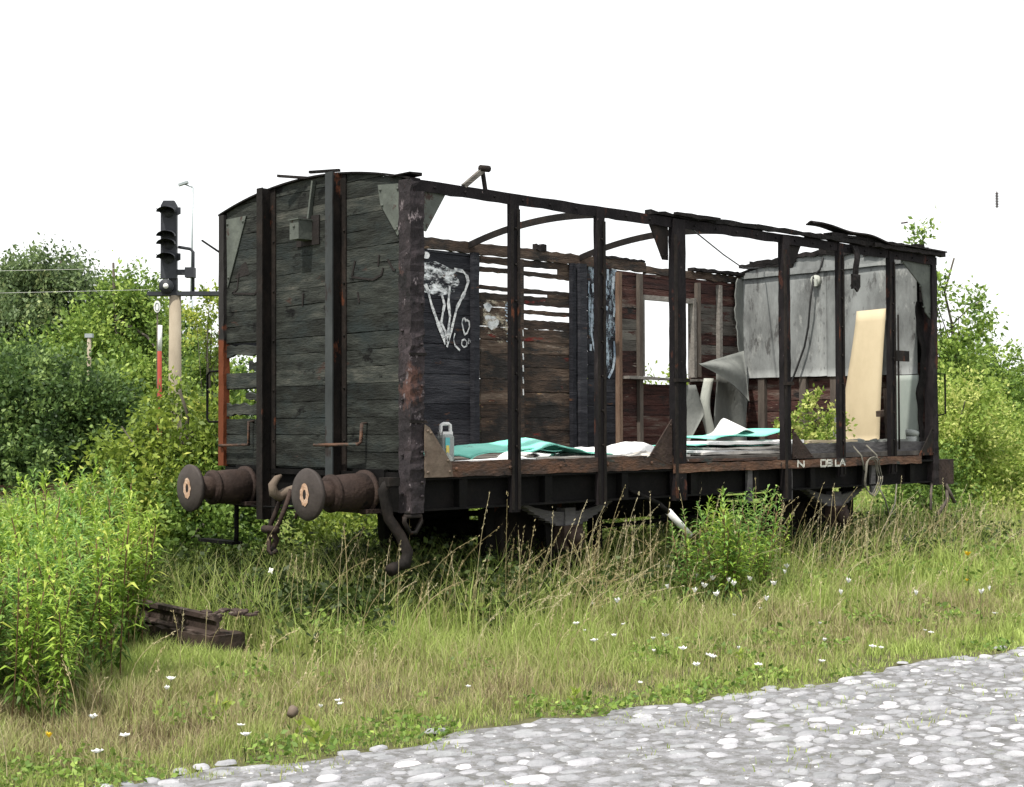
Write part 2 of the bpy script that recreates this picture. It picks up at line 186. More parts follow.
# ------------------------------------------------------------------ mesh helpers
class MB:
    def __init__(s): s.v = []; s.f = []; s.r = []; s.mi = []; s.sm = []
    def add(s, vs, fs, rnd=None, mi=0, smooth=False):
        o = len(s.v); s.v += [tuple(map(float, v)) for v in vs]; rnd = random.random() if rnd is None else rnd
        for f in fs: s.f.append([o+i for i in f]); s.r.append(rnd); s.mi.append(mi); s.sm.append(smooth)
    def box(s, x0, x1, y0, y1, z0, z1, j=0, **k):
        q = lambda: random.uniform(-j, j)
        vs = [(x+q(), y+q(), z+q()) for x in (x0, x1) for y in (y0, y1) for z in (z0, z1)]
        s.add(vs, [(0, 1, 3, 2), (4, 6, 7, 5), (0, 4, 5, 1), (2, 3, 7, 6), (0, 2, 6, 4), (1, 5, 7, 3)], **k)
    def obox(s, c, ax, ay, az, **k):   # oriented box: centre + half-axis vectors
        c, ax, ay, az = map(Vector, (c, ax, ay, az)); vs = [c+i*ax+j*ay+l*az for i in (-1, 1) for j in (-1, 1) for l in (-1, 1)]
        s.add(vs, [(0, 1, 3, 2), (4, 6, 7, 5), (0, 4, 5, 1), (2, 3, 7, 6), (0, 2, 6, 4), (1, 5, 7, 3)], **k)
    def beam(s, a, b, w, h, **k):      # rectangular bar from a to b
        a, b = Vector(a), Vector(b); d = (b-a).normalized(); u = d.cross(Vector((0, 0, 1)))
        u = Vector((1, 0, 0)) if u.length < .05 else u.normalized(); v = u.cross(d).normalized()
        s.obox((a+b)/2, (b-a)/2, u*w/2, v*h/2, **k)
    def tube(s, pts, r, n=8, cap=True, **k):
        pts = [Vector(p) for p in pts]; rs = r if isinstance(r, (list, tuple)) else [r]*len(pts)
        vs = []; pu = None
        for i, p in enumerate(pts):
            d = (pts[min(i+1, len(pts)-1)]-pts[max(i-1, 0)]).normalized()
            u = (pu - d*pu.dot(d)) if pu else d.cross(Vector((0, 0, 1)))
            if u.length < .05: u = d.cross(Vector((1, 0, 0)))
            u.normalize(); pu = u; v = d.cross(u)
            for q in range(n): a = 2*PI*q/n; vs.append(p+(u*math.cos(a)+v*math.sin(a))*rs[i])
        fs = [(i*n+q, i*n+(q+1) % n, (i+1)*n+(q+1) % n, (i+1)*n+q) for i in range(len(pts)-1) for q in range(n)]
        k.setdefault('smooth', True); k.setdefault('rnd', random.random())
        if cap: fs += [tuple(range(n))[::-1], tuple((len(pts)-1)*n+q for q in range(n))]
        s.add(vs, fs, **k)
    def prism(s, pts, off, **k):       # polygon (3D pts) extruded by vector off
        n = len(pts); off = Vector(off); vs = [Vector(p) for p in pts]+[Vector(p)+off for p in pts]
        s.add(vs, [tuple(range(n))[::-1], tuple(range(n, 2*n))]+[(i, (i+1) % n, n+(i+1) % n, n+i) for i in range(n)], **k)
    def board(s, axis, a0, a1, z0, z1, d0, d1, j=.006, seg=.12, top=None, bow=.006, ends=0.0, tongue=False, **k):
        """plank along axis 'x' or 'y'; z0..z1 high; d0..d1 its thickness on the other axis"""
        n = max(2, int(abs(a1-a0)/seg)+1); vs = []; ph = random.uniform(0, 6); b = random.uniform(-bow, bow); t = random.uniform(-bow, bow)*.7
        e0, e1 = random.uniform(0, ends), random.uniform(0, ends)
        for i in range(n):
            u = i/(n-1); a = a0+e0+(a1-a0-e0-e1)*u; q = b*math.sin(ph+3*u)
            zb = z0+q+random.uniform(-j, j); zt = z1+q+random.uniform(-j, j)
            if top: zt = min(zt, top(a)); zb = min(zb, zt-.004)
            da = t*math.sin(ph+4*u)
            for (d, z) in ((d0+da, zb), (d1+da, zb), (d1+da, zt), (d0+da, zt)):
                vs.append((a, d, z) if axis == 'x' else (d, a, z))
        fs = [(i*4+q, i*4+(q+1) % 4, i*4+4+(q+1) % 4, i*4+4+q) for i in range(n-1) for q in range(4)]+[(3, 2, 1, 0), (n*4-4, n*4-3, n*4-2, n*4-1)]
        k.setdefault('rnd', random.random()); s.add(vs, fs, **k)
        if tongue:
            dm = (d0+d1)/2; q = [(a0, dm, max(z0-.014, 0)), (a1, dm, max(z0-.014, 0)), (a1, dm, z0+.03), (a0, dm, z0+.03)]
            if top: q = [(a, d, min(z, top(a)-.01)) for a, d, z in q]
            q = [(a, d, z) if axis == 'x' else (d, a, z) for a, d, z in q]; s.add(q, [(0, 1, 2, 3)], **k)
    def sheet(s, fn, nu, nv, th=.006, **k):   # surface fn(u,v) with thickness
        P = [[Vector(fn(i/nu, j/nv)) for j in range(nv+1)] for i in range(nu+1)]; vs = []; back = []
        for i in range(nu+1):
            for j in range(nv+1):
                du = P[min(i+1, nu)][j]-P[max(i-1, 0)][j]; dv = P[i][min(j+1, nv)]-P[i][max(j-1, 0)]
                nn = du.cross(dv); nn = nn.normalized() if nn.length > 1e-9 else Vector((0, 0, 1))
                vs.append(P[i][j]+nn*th/2); back.append(P[i][j]-nn*th/2)
        N = len(vs); vs += back; I = lambda i, j: i*(nv+1)+j
        fs = []
        for i in range(nu):
            for j in range(nv):
                q = (I(i, j), I(i+1, j), I(i+1, j+1), I(i, j+1)); fs.append(q); fs.append(tuple(N+t for t in q[::-1]))
        for i in range(nu):
            for j in (0, nv): q = (I(i, j), I(i+1, j), N+I(i+1, j), N+I(i, j)); fs.append(q)
        for j in range(nv):
            for i in (0, nu): q = (I(i, j), I(i, j+1), N+I(i, j+1), N+I(i, j)); fs.append(q)
        k.setdefault('smooth', True); s.add(vs, fs, **k)
    def build(s, name, m, parent=None):
        me = bpy.data.meshes.new(name); me.from_pydata(s.v, [], s.f)
        a = me.attributes.new('rnd', 'FLOAT', 'FACE'); a.data.foreach_set('value', s.r)
        for mm in (m if isinstance(m, (list, tuple)) else [m]): me.materials.append(M[mm] if isinstance(mm, str) else mm)
        me.polygons.foreach_set('material_index', s.mi); me.polygons.foreach_set('use_smooth', s.sm); me.update()
        o = bpy.data.objects.new(name, me); COL.objects.link(o)
        if parent is not None: o.parent = parent
        return o
def empty(name, loc=(0, 0, 0), rz=0):
    o = bpy.data.objects.new(name, None); COL.objects.link(o); o.location = loc; o.rotation_euler = (0, 0, rz); o.empty_display_size = .2; return o
def tag(o, label=None, cat=None, group=None, kind=None):
    if label: o['label'] = label
    if cat: o['category'] = cat
    if group: o['group'] = group
    if kind: o['kind'] = kind
    return o
def npmesh(name, V, sizes, loops, rnd, mats, parent=None, mi=None):
    me = bpy.data.meshes.new(name); me.vertices.add(len(V)); me.vertices.foreach_set('co', V.astype(np.float32).ravel())
    me.loops.add(len(loops)); me.loops.foreach_set('vertex_index', loops.astype(np.int32))
    st = np.concatenate([[0], np.cumsum(sizes)[:-1]]).astype(np.int32)
    me.polygons.add(len(sizes)); me.polygons.foreach_set('loop_start', st); me.polygons.foreach_set('loop_total', sizes.astype(np.int32))
    if mi is not None: me.polygons.foreach_set('material_index', mi.astype(np.int32))
    for m in mats: me.materials.append(M[m])
    me.update(calc_edges=True); a = me.attributes.new('rnd', 'FLOAT', 'FACE'); a.data.foreach_set('value', np.clip(rnd, 0, 1).astype(np.float32))
    o = bpy.data.objects.new(name, me); COL.objects.link(o)
    if parent is not None: o.parent = parent
    return o
def unit(a): return a/np.maximum(np.linalg.norm(a, axis=1, keepdims=True), 1e-9)
def leaves_arr(C, D, ln, wd, rng=RNG):
    """folded leaf (two triangles-ish quads merged to a 4-vert rhombus) at C pointing D"""
    n = len(C); S = unit(np.cross(D, rng.normal(size=(n, 3)))); ln = np.broadcast_to(np.asarray(ln, float), (n,))[:, None]; wd = np.broadcast_to(np.asarray(wd, float), (n,))[:, None]
    Nn = np.cross(D, S)
    V = np.stack([C, C+D*ln*.45+S*wd*.5+Nn*wd*.12, C+D*ln, C+D*ln*.45-S*wd*.5+Nn*wd*.12], 1).reshape(-1, 3)
    return V
def leaf_obj(name, V, rnd, m, parent=None):
    n = len(V)//4; return npmesh(name, V, np.full(n, 4), np.arange(4*n), rnd, [m], parent)
def cat_mesh(name, parts, mats, parent=None):
    """parts: list of (V, nverts_per_face list or int, rnd, mi)"""
    Vs, sz, lp, rn, mi = [], [], [], [], []; off = 0
    for V, faces_sizes, loops, r, m in parts:
        Vs.append(V); sz.append(faces_sizes); lp.append(loops+off); rn.append(r); mi.append(np.full(len(faces_sizes), m)); off += len(V)
    return npmesh(name, np.concatenate(Vs), np.concatenate(sz), np.concatenate(lp), np.concatenate(rn), mats, parent, np.concatenate(mi))
def mb_part(mb, mi=0):
    return (np.array(mb.v), np.array([len(f) for f in mb.f]), np.array([i for f in mb.f for i in f]), np.array(mb.r), mi)
def lf_part(V, r, mi=0):
    n = len(V)//4; return (V, np.full(n, 4), np.arange(4*n), r, mi)
def vnoise(x, y, s, seed=0):
    """smooth value noise 0..1"""
    def h(i, j): v = np.sin(i*127.1+j*311.7+seed*74.7)*43758.5453; return v-np.floor(v)
    x = np.asarray(x)/s; y = np.asarray(y)/s; i, j = np.floor(x), np.floor(y); u, v = x-i, y-j; u = u*u*(3-2*u); v = v*v*(3-2*v)
    return (h(i, j)*(1-u)+h(i+1, j)*u)*(1-v)+(h(i, j+1)*(1-u)+h(i+1, j+1)*u)*v
def road_edge(x): return -2.93-.13*x+.12*(vnoise(x, x*0, .8, 3)-.5)+.18*(vnoise(x, x*0, .2, 5)-.5)

#STRUCTURE
# ------------------------------------------------------------------ ground, road
xs = np.concatenate([np.linspace(-900, -30, 12), np.linspace(-25, 60, 120), np.linspace(70, 900, 12)])
ys = np.concatenate([np.linspace(-900, -30, 12), np.linspace(-25, 60, 120), np.linspace(70, 900, 12)])
GX, GY = np.meshgrid(xs, ys, indexing='ij'); near = (np.abs(GX) < 60) & (np.abs(GY) < 60)
GZ = np.where(near & (GY > road_edge(GX)+.6), .05*(vnoise(GX, GY, 1.3)-.5), 0.0)-.012
V = np.stack([GX, GY, GZ], -1).reshape(-1, 3); nx, ny = GX.shape
idx = np.arange(nx*ny).reshape(nx, ny); F = np.stack([idx[:-1, :-1], idx[1:, :-1], idx[1:, 1:], idx[:-1, 1:]], -1).reshape(-1)
M['soil'] = mat('soil_and_thatch', [(.0, (.03, .026, .015)), (.4, (.07, .068, .03)), (.7, (.11, .11, .045)), (1, (.17, .14, .085))], 3, (1, 1, 1), .95, 0, .6, 25)
g = npmesh('ground', V, np.full(len(F)//4, 4), F, np.zeros(len(F)//4), ['soil']); tag(g, kind='structure')
# road bed: a sheet 8 mm above the ground, then every sett as a small dome
ex = np.linspace(-14, 40, 400); ey = road_edge(ex)
mbr = MB(); N = len(ex)
mbr.add([(x, y, .008) for x, y in zip(ex, ey-.10)]+[(x, -14-.13*x, .008) for x in ex], [(i, N+i, N+i+1, i+1) for i in range(N-1)], rnd=.5)
px_, py_ = [], []
sv, ss, sr = [], [], []
rows = np.arange(-3.2, 5.6, .088); rs = random.Random(4)
for ri, d in enumerate(rows):
    x = -9+rs.uniform(0, .2)
    while x < 17:
        ln = rs.choice((rs.uniform(.05, .12), rs.uniform(.1, .2), rs.uniform(.1, .24))); cx = x+ln/2; yc = -2.93-.13*cx-(d)-.06+rs.uniform(-.02, .02)
        e = float(road_edge(np.array([cx]))[0])
        dep = (cx-CAM[0])*fw[0]+(yc-CAM[1])*fw[1]; lat = (cx-CAM[0])*rt[0]+(yc-CAM[1])*rt[1]
        if yc < e-.02+rs.uniform(-.22, .10) and dep > 2.5 and abs(lat) < dep*.5+1.2 and rs.random() > .10+.35*max(0, min(1, (yc-e+.22)/.3)):
            wv = vnoise(np.array([cx]), np.array([yc]), .9, 9)[0]; buried = rs.random() < .45+.9*(wv-.5)
            a, b = ln*.5*rs.uniform(.72, .96), .045*rs.uniform(.6, 1.05); h = .003 if buried else rs.uniform(.007, .015)
            if buried: a *= .75; b *= .75
            n = 10; r1 = []; th = rs.uniform(0, 6); yaw = rs.uniform(-.35, .35)-.13
            for ring, (k, z) in enumerate(((1.06, -.004), (.9, h*.75), (.5, h))):
                for q in range(n):
                    t = 2*PI*q/n+th*0; ca, sa = math.cos(t), math.sin(t); sup = (abs(ca)**2.8+abs(sa)**2.8)**(-1/2.8); jj = 1+rs.uniform(-.16, .08)
                    X, Y = a*k*ca*sup*jj, b*k*sa*sup*jj
                    r1.append((cx+X*math.cos(yaw)-Y*math.sin(yaw), yc+X*math.sin(yaw)+Y*math.cos(yaw), .008+z+rs.uniform(-.0015, .0015)))
            fs = [(r*n+q, r*n+(q+1) % n, (r+1)*n+(q+1) % n, (r+1)*n+q) for r in range(2) for q in range(n)]+[tuple(2*n+q for q in range(n))]
            mbr.add(r1, fs, rnd=min(1, max(0, rs.gauss(.40, .27)-(.12 if buried else -.10))), mi=1, smooth=True)
        x += ln+rs.uniform(.008, .03)
tag(mbr.build('road', ['roadbed', 'sett']), kind='structure')

#WAGON
# ------------------------------------------------------------------ the wagon
L, W, FZ, TOP = 7.28, 2.5, 1.23, 3.30
arch = lambda y: TOP+.155*(1-((y-1.25)/1.25)**2)
wg = empty('railway_wagon', (0, 0, 0)); tag(wg, 'derelict burnt railway goods wagon with one open side, standing in tall weeds', 'railway wagon')
# near end wall (outer face x = 0)
mb = MB(); z = 1.19; zs = []
while z < 3.47: zs.append(z); z += .128
for i, z in enumerate(zs):
    h = .128
    mb.board('y', .10, 1.75, z+.002, z+h-.002, .0, .032, j=.003, top=arch, bow=.003, tongue=True)
    gap = {(1.55, 1.70): .2, (1.70, 1.80): 1, (1.93, 2.06): 1, (2.06, 2.16): .5}
    mode = 0
    for (a, b), g_ in gap.items():
        if a <= z+h/2 < b: mode = g_
    if mode == 0: mb.board('y', 1.75, 2.43, z+.002, z+h-.002, .0, .032, j=.004, top=arch, bow=.003, tongue=True)
    elif mode == .5: mb.board('y', 1.75, 2.43, z+.02, z+h-.03, .0, .03, j=.018, seg=.06, top=arch)
    elif mode == .2: mb.board('y', 1.75, 2.43, z+.03, z+h-.01, .0, .03, j=.016, seg=.06)
    else: mb.board('y', 1.75, 2.05+random.uniform(0, .2), z+.02, z+h-.05, .0, .03, j=.022, seg=.05)
ew = mb.build('end_wall', 'tar', wg); ew['label'] = 'near end wall of charred tarred boards with broken boards at its left edge'
mk = MB()       # black burnt scratches on the end boards
for pl in ([(.65, 2.76), (.69, 2.64), (.43, 2.60), (.33, 2.63), (.31, 2.68)], [(.36, 2.78), (.37, 2.70)], [(.26, 2.74), (.20, 2.66), (.17, 2.65)], [(2.24, 2.79), (2.26, 2.66), (2.34, 2.63), (2.0, 2.60), (1.94, 2.66)], [(1.32, 2.56), (1.33, 2.46)], [(.62, 2.52), (.60, 2.44)]):
    for a, b in zip(pl[:-1], pl[1:]): mk.beam((-.003, a[0], a[1]), (-.003, b[0], b[1]), .008, .016)
    mk.build('burn_mark', 'blackmark', ew); mk = MB()
mk.prism([(-.003, 2.08, 2.77), (-.003, 2.30, 2.75), (-.003, 2.2, 2.86), (-.003, 2.14, 2.88)], (.004, 0, 0))
mk.build('burn_mark', 'blackmark', ew)
# roof edge
mb = MB(); n = 26
for i in range(n):
    y0, y1 = -.03+2.55*i/n, -.03+2.55*(i+1)/n; o0 = random.uniform(-.008, .008)
    mb.prism([(-.03, y0, arch(y0)+.003), (-.03, y1, arch(y1)+.003), (-.03, y1, arch(y1)+.016), (-.03, y0, arch(y0)+.016)], (.10+o0, 0, 0), rnd=.3)
mb.board('x', -.04, .08, TOP+.03, TOP+.05, -.04, .2); mb.beam((-.12, 1.50, 3.50), (.02, 1.18, 3.455), .03, .02); mb.beam((-.1, 1.1, 3.48), (.0, .85, 3.475), .03, .02)
mb.build('roof_edge', 'char', wg)
# end stanchions
for (y0, y1, z0) in ((1.725, 1.805, .76), (.785, .875, .95)):
    mb = MB(); yc = (y0+y1)/2
    mb.box(-.105, -.004, yc-.006, yc+.006, z0, arch(yc)+.01, mi=1); mb.box(-.014, -.003, y0-.03, y1+.02, z0, arch(yc)+.01, mi=1)
    mb.box(-.118, -.107, y0, y1, z0+.002, arch(yc)+.008, mi=0 if y0 < 1 else 1)  # one stanchion's outer face is coloured lighter, as if lit
    for k in range(5): mb.tube([(-.014, y0-.015, 1.4+k*.4), (-.022, y0-.015, 1.4+k*.4)], .01, 6, mi=1)
    mb.build('stanchion', ['flange', 'iron'], wg)
# lamp box with its stalk; the black sheet behind it is its painted shadow
mb = MB(); mb.box(-.14, -.012, 1.19, 1.31, 2.97, 3.12, mi=0); mb.box(-.152, -.008, 1.18, 1.32, 3.12, 3.130); mb.tube([(-.141, 1.25, 3.07), (-.15, 1.25, 3.07)], .010, 8, mi=0)
mb.beam((-.02, 1.22, 3.14), (-.02, 1.16, 3.43), .03, .02, mi=0); mb.box(-.012, -.003, 1.1, 1.4, 2.93, 3.16, mi=2)
mb.build('lamp_box', ['plate', 'pale', 'blackmark'], wg)
# corner posts
def ragged_post(x0, x1, y0, y1, z0, z1, m, name='corner_post', j=.005, seg=.1, bolts=None, parent=wg):
    mb = MB(); n = int((z1-z0)/seg)+2; vs = []
    for i in range(n):
        z = z0+(z1-z0)*i/(n-1); a, b = random.uniform(-j, j), random.uniform(-j, j)
        vs += [(x0+a, y0+b, z), (x1+b, y0+a, z), (x1-a, y1, z), (x0, y1-b, z)]
    mb.add(vs, [(i*4+q, i*4+(q+1) % 4, i*4+4+(q+1) % 4, i*4+4+q) for i in range(n-1) for q in range(4)]+[(3, 2, 1, 0), tuple(n*4-4+q for q in range(4))], rnd=random.random())
    for (p, d) in bolts or []: mb.tube([p, tuple(np.array(p)+np.array(d))], .012, 6)
    return mb.build(name, m, parent)
cp = ragged_post(-.03, .10, -.035, .10, .88, TOP, 'cornerpost', j=.009, seg=.045, bolts=[((.07, -.04, z), (0, -.012, 0)) for z in (1.0, 1.1, 1.2, 1.32, 1.55, 1.8, 2.1, 2.4)]+[((-.035, .05, z), (-.01, 0, 0)) for z in (1.02, 1.3, 1.7, 2.2)])
for z_ in (1.53, 2.02): mb = MB(); mb.box(-.045, .11, -.05, -.036, z_, z_+.02, j=.002); mb.build('post_strap', 'iron', cp)
ragged_post(-.03, .03, 2.43, 2.51, 1.18, TOP, 'rustpost', j=.003)
mb = MB()   # tow ring under the corner
ring = [(.0+.075*s, -.02, .80+z_) for s, z_ in ((-1, .06), (1, .06), (1.05, .02), (.35, -.06), (-.35, -.06), (-1.05, .02), (-1, .06))]; mb.tube(ring, .017, 8); mb.tube([(-.07, -.02, .885), (.07, -.02, .885)], .012)
mb.build('tow_ring', 'iron', wg)
# gussets
def gusset(pts, off, m, lab=None):
    mb = MB(); mb.prism(pts, off, rnd=.5); c = Vector((0, 0, 0))
    for p in pts: c += Vector(p)/len(pts)
    nrm = Vector(off).normalized()
    for p in pts:
        q = Vector(p)*.78+c*.22; mb.tube([q-nrm*.008, q+Vector(off)+nrm*.008], .011, 6, rnd=.2)
    o = mb.build('gusset_plate', m, wg)
    if lab: o['label'] = lab
gusset([(.09, -.012, 3.27), (.36, -.012, 3.27), (.14, -.012, 2.93), (.09, -.012, 2.95)], (0, .012, 0), 'plate')
gusset([(-.016, .10, 3.28), (-.016, .36, 3.30), (-.016, .33, 3.15), (-.016, .13, 2.90), (-.016, .10, 2.92)], (.012, 0, 0), 'plate')
gusset([(-.012, 2.42, 3.26), (-.012, 2.12, 3.26), (-.012, 2.40, 2.68)], (.008, 0, 0), 'plate')
gusset([(.09, -.055, 1.135), (.36, -.055, 1.135), (.34, -.055, 1.24), (.13, -.055, 1.50), (.09, -.055, 1.52)], (0, .012, 0), 'tanplate', 'pale tan triangular gusset at the foot of the near corner post')
gusset([(2.60, -.012, 3.27), (2.87, -.012, 3.27), (2.87, -.012, 2.93), (2.80, -.012, 2.93)], (0, .012, 0), 'iron')
gusset([(2.58, -.045, 1.25), (2.87, -.045, 1.16), (2.87, -.045, 1.56)], (0, .012, 0), 'rustiron')
gusset([(4.61, -.012, 3.27), (4.86, -.012, 3.27), (4.70, -.012, 3.0), (4.61, -.012, 2.98)], (0, .012, 0), 'iron')
gusset([(4.61, -.065, 1.19), (4.95, -.065, 1.19), (4.61, -.065, 1.46)], (0, .012, 0), 'rustiron')
gusset([(6.55, -.012, 3.27), (7.22, -.012, 3.27), (7.22, -.012, 2.62), (7.10, -.012, 2.70), (7.02, -.012, 2.98)], (0, .012, 0), 'plate')
gusset([(6.92, -.03, 1.18), (7.22, -.03, 1.18), (7.22, -.03, 1.50)], (0, .012, 0), 'iron')
# open-side posts
for (x, hw, z0, m) in ((1.01, .044, .845, 'post'), (1.985, .044, .86, 'post'), (5.46, .043, 1.0, 'post'), (6.39, .048, 1.0, 'post')):
    o = ragged_post(x-hw, x+hw, -.045, .0, z0, TOP-.01, m, name='side_post', j=.002, seg=.2)
    f = MB(); f.box(x+hw-.024, x+hw, -.056, -.046, z0+.02, TOP-.12, rnd=.4); f.box(x-hw, x-hw+.02, -.056, -.046, z0+.02, TOP-.12, rnd=.2)
    for k in range(7): f.tube([(x, -.046, 1.35+k*.28), (x, -.058, 1.35+k*.28)], .009, 6)
    f.build('post_flange', 'iron', o)
door = []
for (x0, x1, z0) in ((2.89, 3.05, .86), (4.48, 4.585, .80)):
    o = ragged_post(x0, x1, -.06, .0, z0, TOP-.01, 'post', name='door_post', j=.004, seg=.1)
    f = MB(); f.box(x0, x0+.03, -.075, -.062, z0+.02, TOP-.15, rnd=.6); f.box(x0-.02, x1+.01, -.09, -.062, 1.88, 1.91); f.build('post_flange', 'iron', o)
ragged_post(7.20, 7.30, -.035, .07, .86, TOP, 'post', j=.006, seg=.08)
ragged_post(7.24, 7.31, 2.43, 2.51, 1.1, TOP, 'post')
# top rail
mb = MB(); mb.board('x', .0, 7.3, TOP-.085, TOP, -.035, -.022, j=.005, bow=.003, rnd=.3); mb.board('x', .0, 7.3, TOP-.014, TOP+.003, -.02, .06, j=.003, bow=.002, rnd=.5)
for k in range(24): mb.tube([(.2+k*.3, -.036, TOP-.045), (.2+k*.3, -.046, TOP-.045)], .01, 6)
mb.build('top_rail', 'post', wg)
# charred remnants of the roof on the rail, thicker to the right
mb = MB()
for (a, b, z0, z1, d0, d1) in ((2.6, 4.2, .006, .035, -.05, .02), (3.2, 5.0, .036, .055, -.03, .04), (4.1, 4.9, .010, .05, -.06, -.02), (4.9, 6.7, .006, .05, -.07, .0), (5.3, 7.1, .052, .085, -.06, .05), (6.0, 7.4, .01, .05, -.09, -.02), (2.9, 3.5, .02, .05, -.09, -.05)):
    mb.board('x', a, b, TOP+z0, TOP+z1, d0, d1, j=.007, seg=.09, bow=.010)
mb.build('charred_roof_board', 'char', wg)
def bent(u, v):
    x = 5.02+u*2.40; zz = TOP+.155-.10*min(1, u*1.6)-.0*v+.012*math.sin(u*21)+.008*math.sin(v*5+u*9)
    if u > .62: zz = TOP+.065-.01*(u-.62)
    y = -.09+.15*v-.03*math.sin(3*u)
    if u < .35: y += .05*(.35-u)*(1-v)*3; zz += .05*(.35-u)*(1-2*abs(v-.5))
    return (x, y, zz)
mb = MB(); mb.sheet(bent, 44, 5, .014); o = mb.build('roof_plate', 'char', wg); o['label'] = 'bent charred roof plate curling up along the right end of the top rail'
mb = MB(); mb.sheet(lambda u, v: (5.63+.09*v+.015*math.sin(9*u), -.06-.03*math.sin(u*4), 3.28-.40*u+.02*math.sin(v*9)), 14, 3, .012); mb.sheet(lambda u, v: (5.60+.14*v, -.075, 3.0-.15*u+.03*math.sin(v*8)*u), 6, 3, .02); mb.build('hanging_strip', 'char', wg)
mb = MB()
mb.beam((.50, -.02, 3.30), (.70, -.02, 3.45), .035, .035, mi=1); mb.beam((.69, -.02, 3.45), (.72, -.02, 3.30), .025, .025); mb.tube([(.66, -.03, 3.455), (.75, -.03, 3.46)], .026, 8); mb.build('roof_bracket', ['iron', 'greyboard'], wg)
# roof bows
for x in (2.80, 4.38):
    mb = MB(); n = 20
    for i in range(n):
        y0, y1 = .05+2.4*i/n, .05+2.4*(i+1)/n
        mb.prism([(x-.03, y0, arch(y0)-.065), (x-.03, y1, arch(y1)-.065), (x-.03, y1, arch(y1)), (x-.03, y0, arch(y0))], (.012, 0, 0), rnd=.3)
        mb.prism([(x-.017, y0, arch(y0)-.012), (x-.017, y1, arch(y1)-.012), (x-.017, y1, arch(y1)-.001), (x-.017, y0, arch(y0)-.001)], (.045, 0, 0), rnd=.3)
    mb.build('roof_bow', 'iron', wg)
mb = MB(); mb.tube([(3.1, .0, 3.27), (4.0, .55, 3.30), (5.2, 1.2, 3.27), (6.2, 1.7, 3.24), (7.2, 2.15, 3.36)], .007, 6); mb.build('slack_wire', 'cable', wg)
# far side wall (inner face y ~ 2.46)
def rows(x0, x1, z0, z1, mats, skip=(), h=.135, j=.004, mb=None, pick=None):
    z = z0
    while z < z1-.02:
        t = min(z1, z+h)
        for a, b in cuts(x0, x1):
            if not any(a < sx1 and b > sx0 and z < sz1-.02 and t > sz0+.02 for sx0, sx1, sz0, sz1 in skip):
                mb.board('x', a, b, z+.003, t-.003, 2.465, 2.495, j=j, mi=pick(z) if pick else 0, ends=.0, bow=.003, tongue=True)
            else:       # clip against the opening
                for sx0, sx1, sz0, sz1 in skip:
                    if z < sz1-.02 and t > sz0+.02:
                        if a < sx0: mb.board('x', a, min(b, sx0), z+.003, t-.003, 2.465, 2.495, j=j, mi=pick(z) if pick else 0)
                        if b > sx1: mb.board('x', max(a, sx1), b, z+.003, t-.003, 2.465, 2.495, j=j, mi=pick(z) if pick else 0)
        z = t
def cuts(x0, x1): return [(x0, x1)]
mb = MB(); rows(.6, 2.87, 1.14, 3.20, None, mb=mb, h=.145); rows(.03, .6, 1.14, 1.5, None, mb=mb, h=.145); rows(.03, .6, 2.2, 3.20, None, mb=mb, h=.145)
mb.board('x', .03, .35, 1.6, 1.68, 2.465, 2.495, j=.02, seg=.05)
sw = mb.build('side_wall', 'innertar', wg); sw['label'] = 'burnt far side wall with sprayed white graffiti, seen from inside'
mb = MB(); mb.board('x', .03, 5.42, 3.205, TOP+.01, 2.45, 2.50, j=.008, seg=.07, rnd=.6); mb.board('x', 5.42, 7.26, 3.19, TOP-.03, 2.45, 2.50, j=.008, seg=.07, rnd=.8)
mb.board('x', 4.6, 5.4, TOP+.01, TOP+.035, 2.44, 2.5, j=.008, seg=.06, mi=1); mb.board('x', 6.2, 7.2, TOP-.025, TOP+.01, 2.40, 2.5, j=.01, seg=.06, mi=1); mb.board('x', 3.7, 3.85, TOP+.01, TOP+.07, 2.44, 2.5, mi=1, j=.012, seg=.04)
mb.build('wall_plate', ['brown', 'char'], wg)
# sprayed marks
def smear(name, col, sc, lo, hi, st=(1, 1, 1)):
    m = mat(name, [(.0, col), (1, tuple(min(.85, c*1.25) for c in col))], 9); n = m.node_tree; b = [q for q in n.nodes if q.type == 'BSDF_PRINCIPLED'][0]
    t = n.nodes.new('ShaderNodeTexCoord'); mp = n.nodes.new('ShaderNodeMapping'); mp.inputs['Scale'].default_value = st; ns = n.nodes.new('ShaderNodeTexNoise'); ns.inputs['Scale'].default_value = sc; ns.inputs['Detail'].default_value = 8; ns.inputs['Roughness'].default_value = .7
    mr = n.nodes.new('ShaderNodeMapRange'); mr.inputs[1].default_value = lo; mr.inputs[2].default_value = hi; n.links.new(t.outputs['Object'], mp.inputs[0]); n.links.new(mp.outputs[0], ns.inputs[0]); n.links.new(ns.outputs[0], mr.inputs[0]); n.links.new(mr.outputs[0], b.inputs['Alpha']); return m
M['smearwhite'] = smear('thin_white_overspray', (.62, .64, .66), 7, .45, .60, (1, 1, 2.2)); M['smearblue'] = smear('thin_blue_overspray', (.36, .44, .52), 6, .47, .60, (1.6, 1, .6)); M['smeartan'] = smear('scraped_pale_wood', (.36, .31, .24), 8, .50, .64, (1, 1, 2))
def ribbon(mb, pl, w=.018, mi=0, y=2.452):
    for a, b in zip(pl[:-1], pl[1:]):
        a, b = Vector((a[0], y, a[1])), Vector((b[0], y, b[1])); d = (b-a); Ln = d.length; d.normalize(); u = Vector((0, -1, 0)).cross(d)*w*random.uniform(.8, 1.15)/2
        k = max(1, int(Ln/.05))
        for i in range(k):
            p, q = a+d*Ln*i/k, a+d*(Ln*(i+1)/k+.004); uu = u*random.uniform(.75, 1.2); mb.add([p-uu, q-uu, q+uu, p+uu], [(3, 2, 1, 0)], rnd=random.random(), mi=mi)
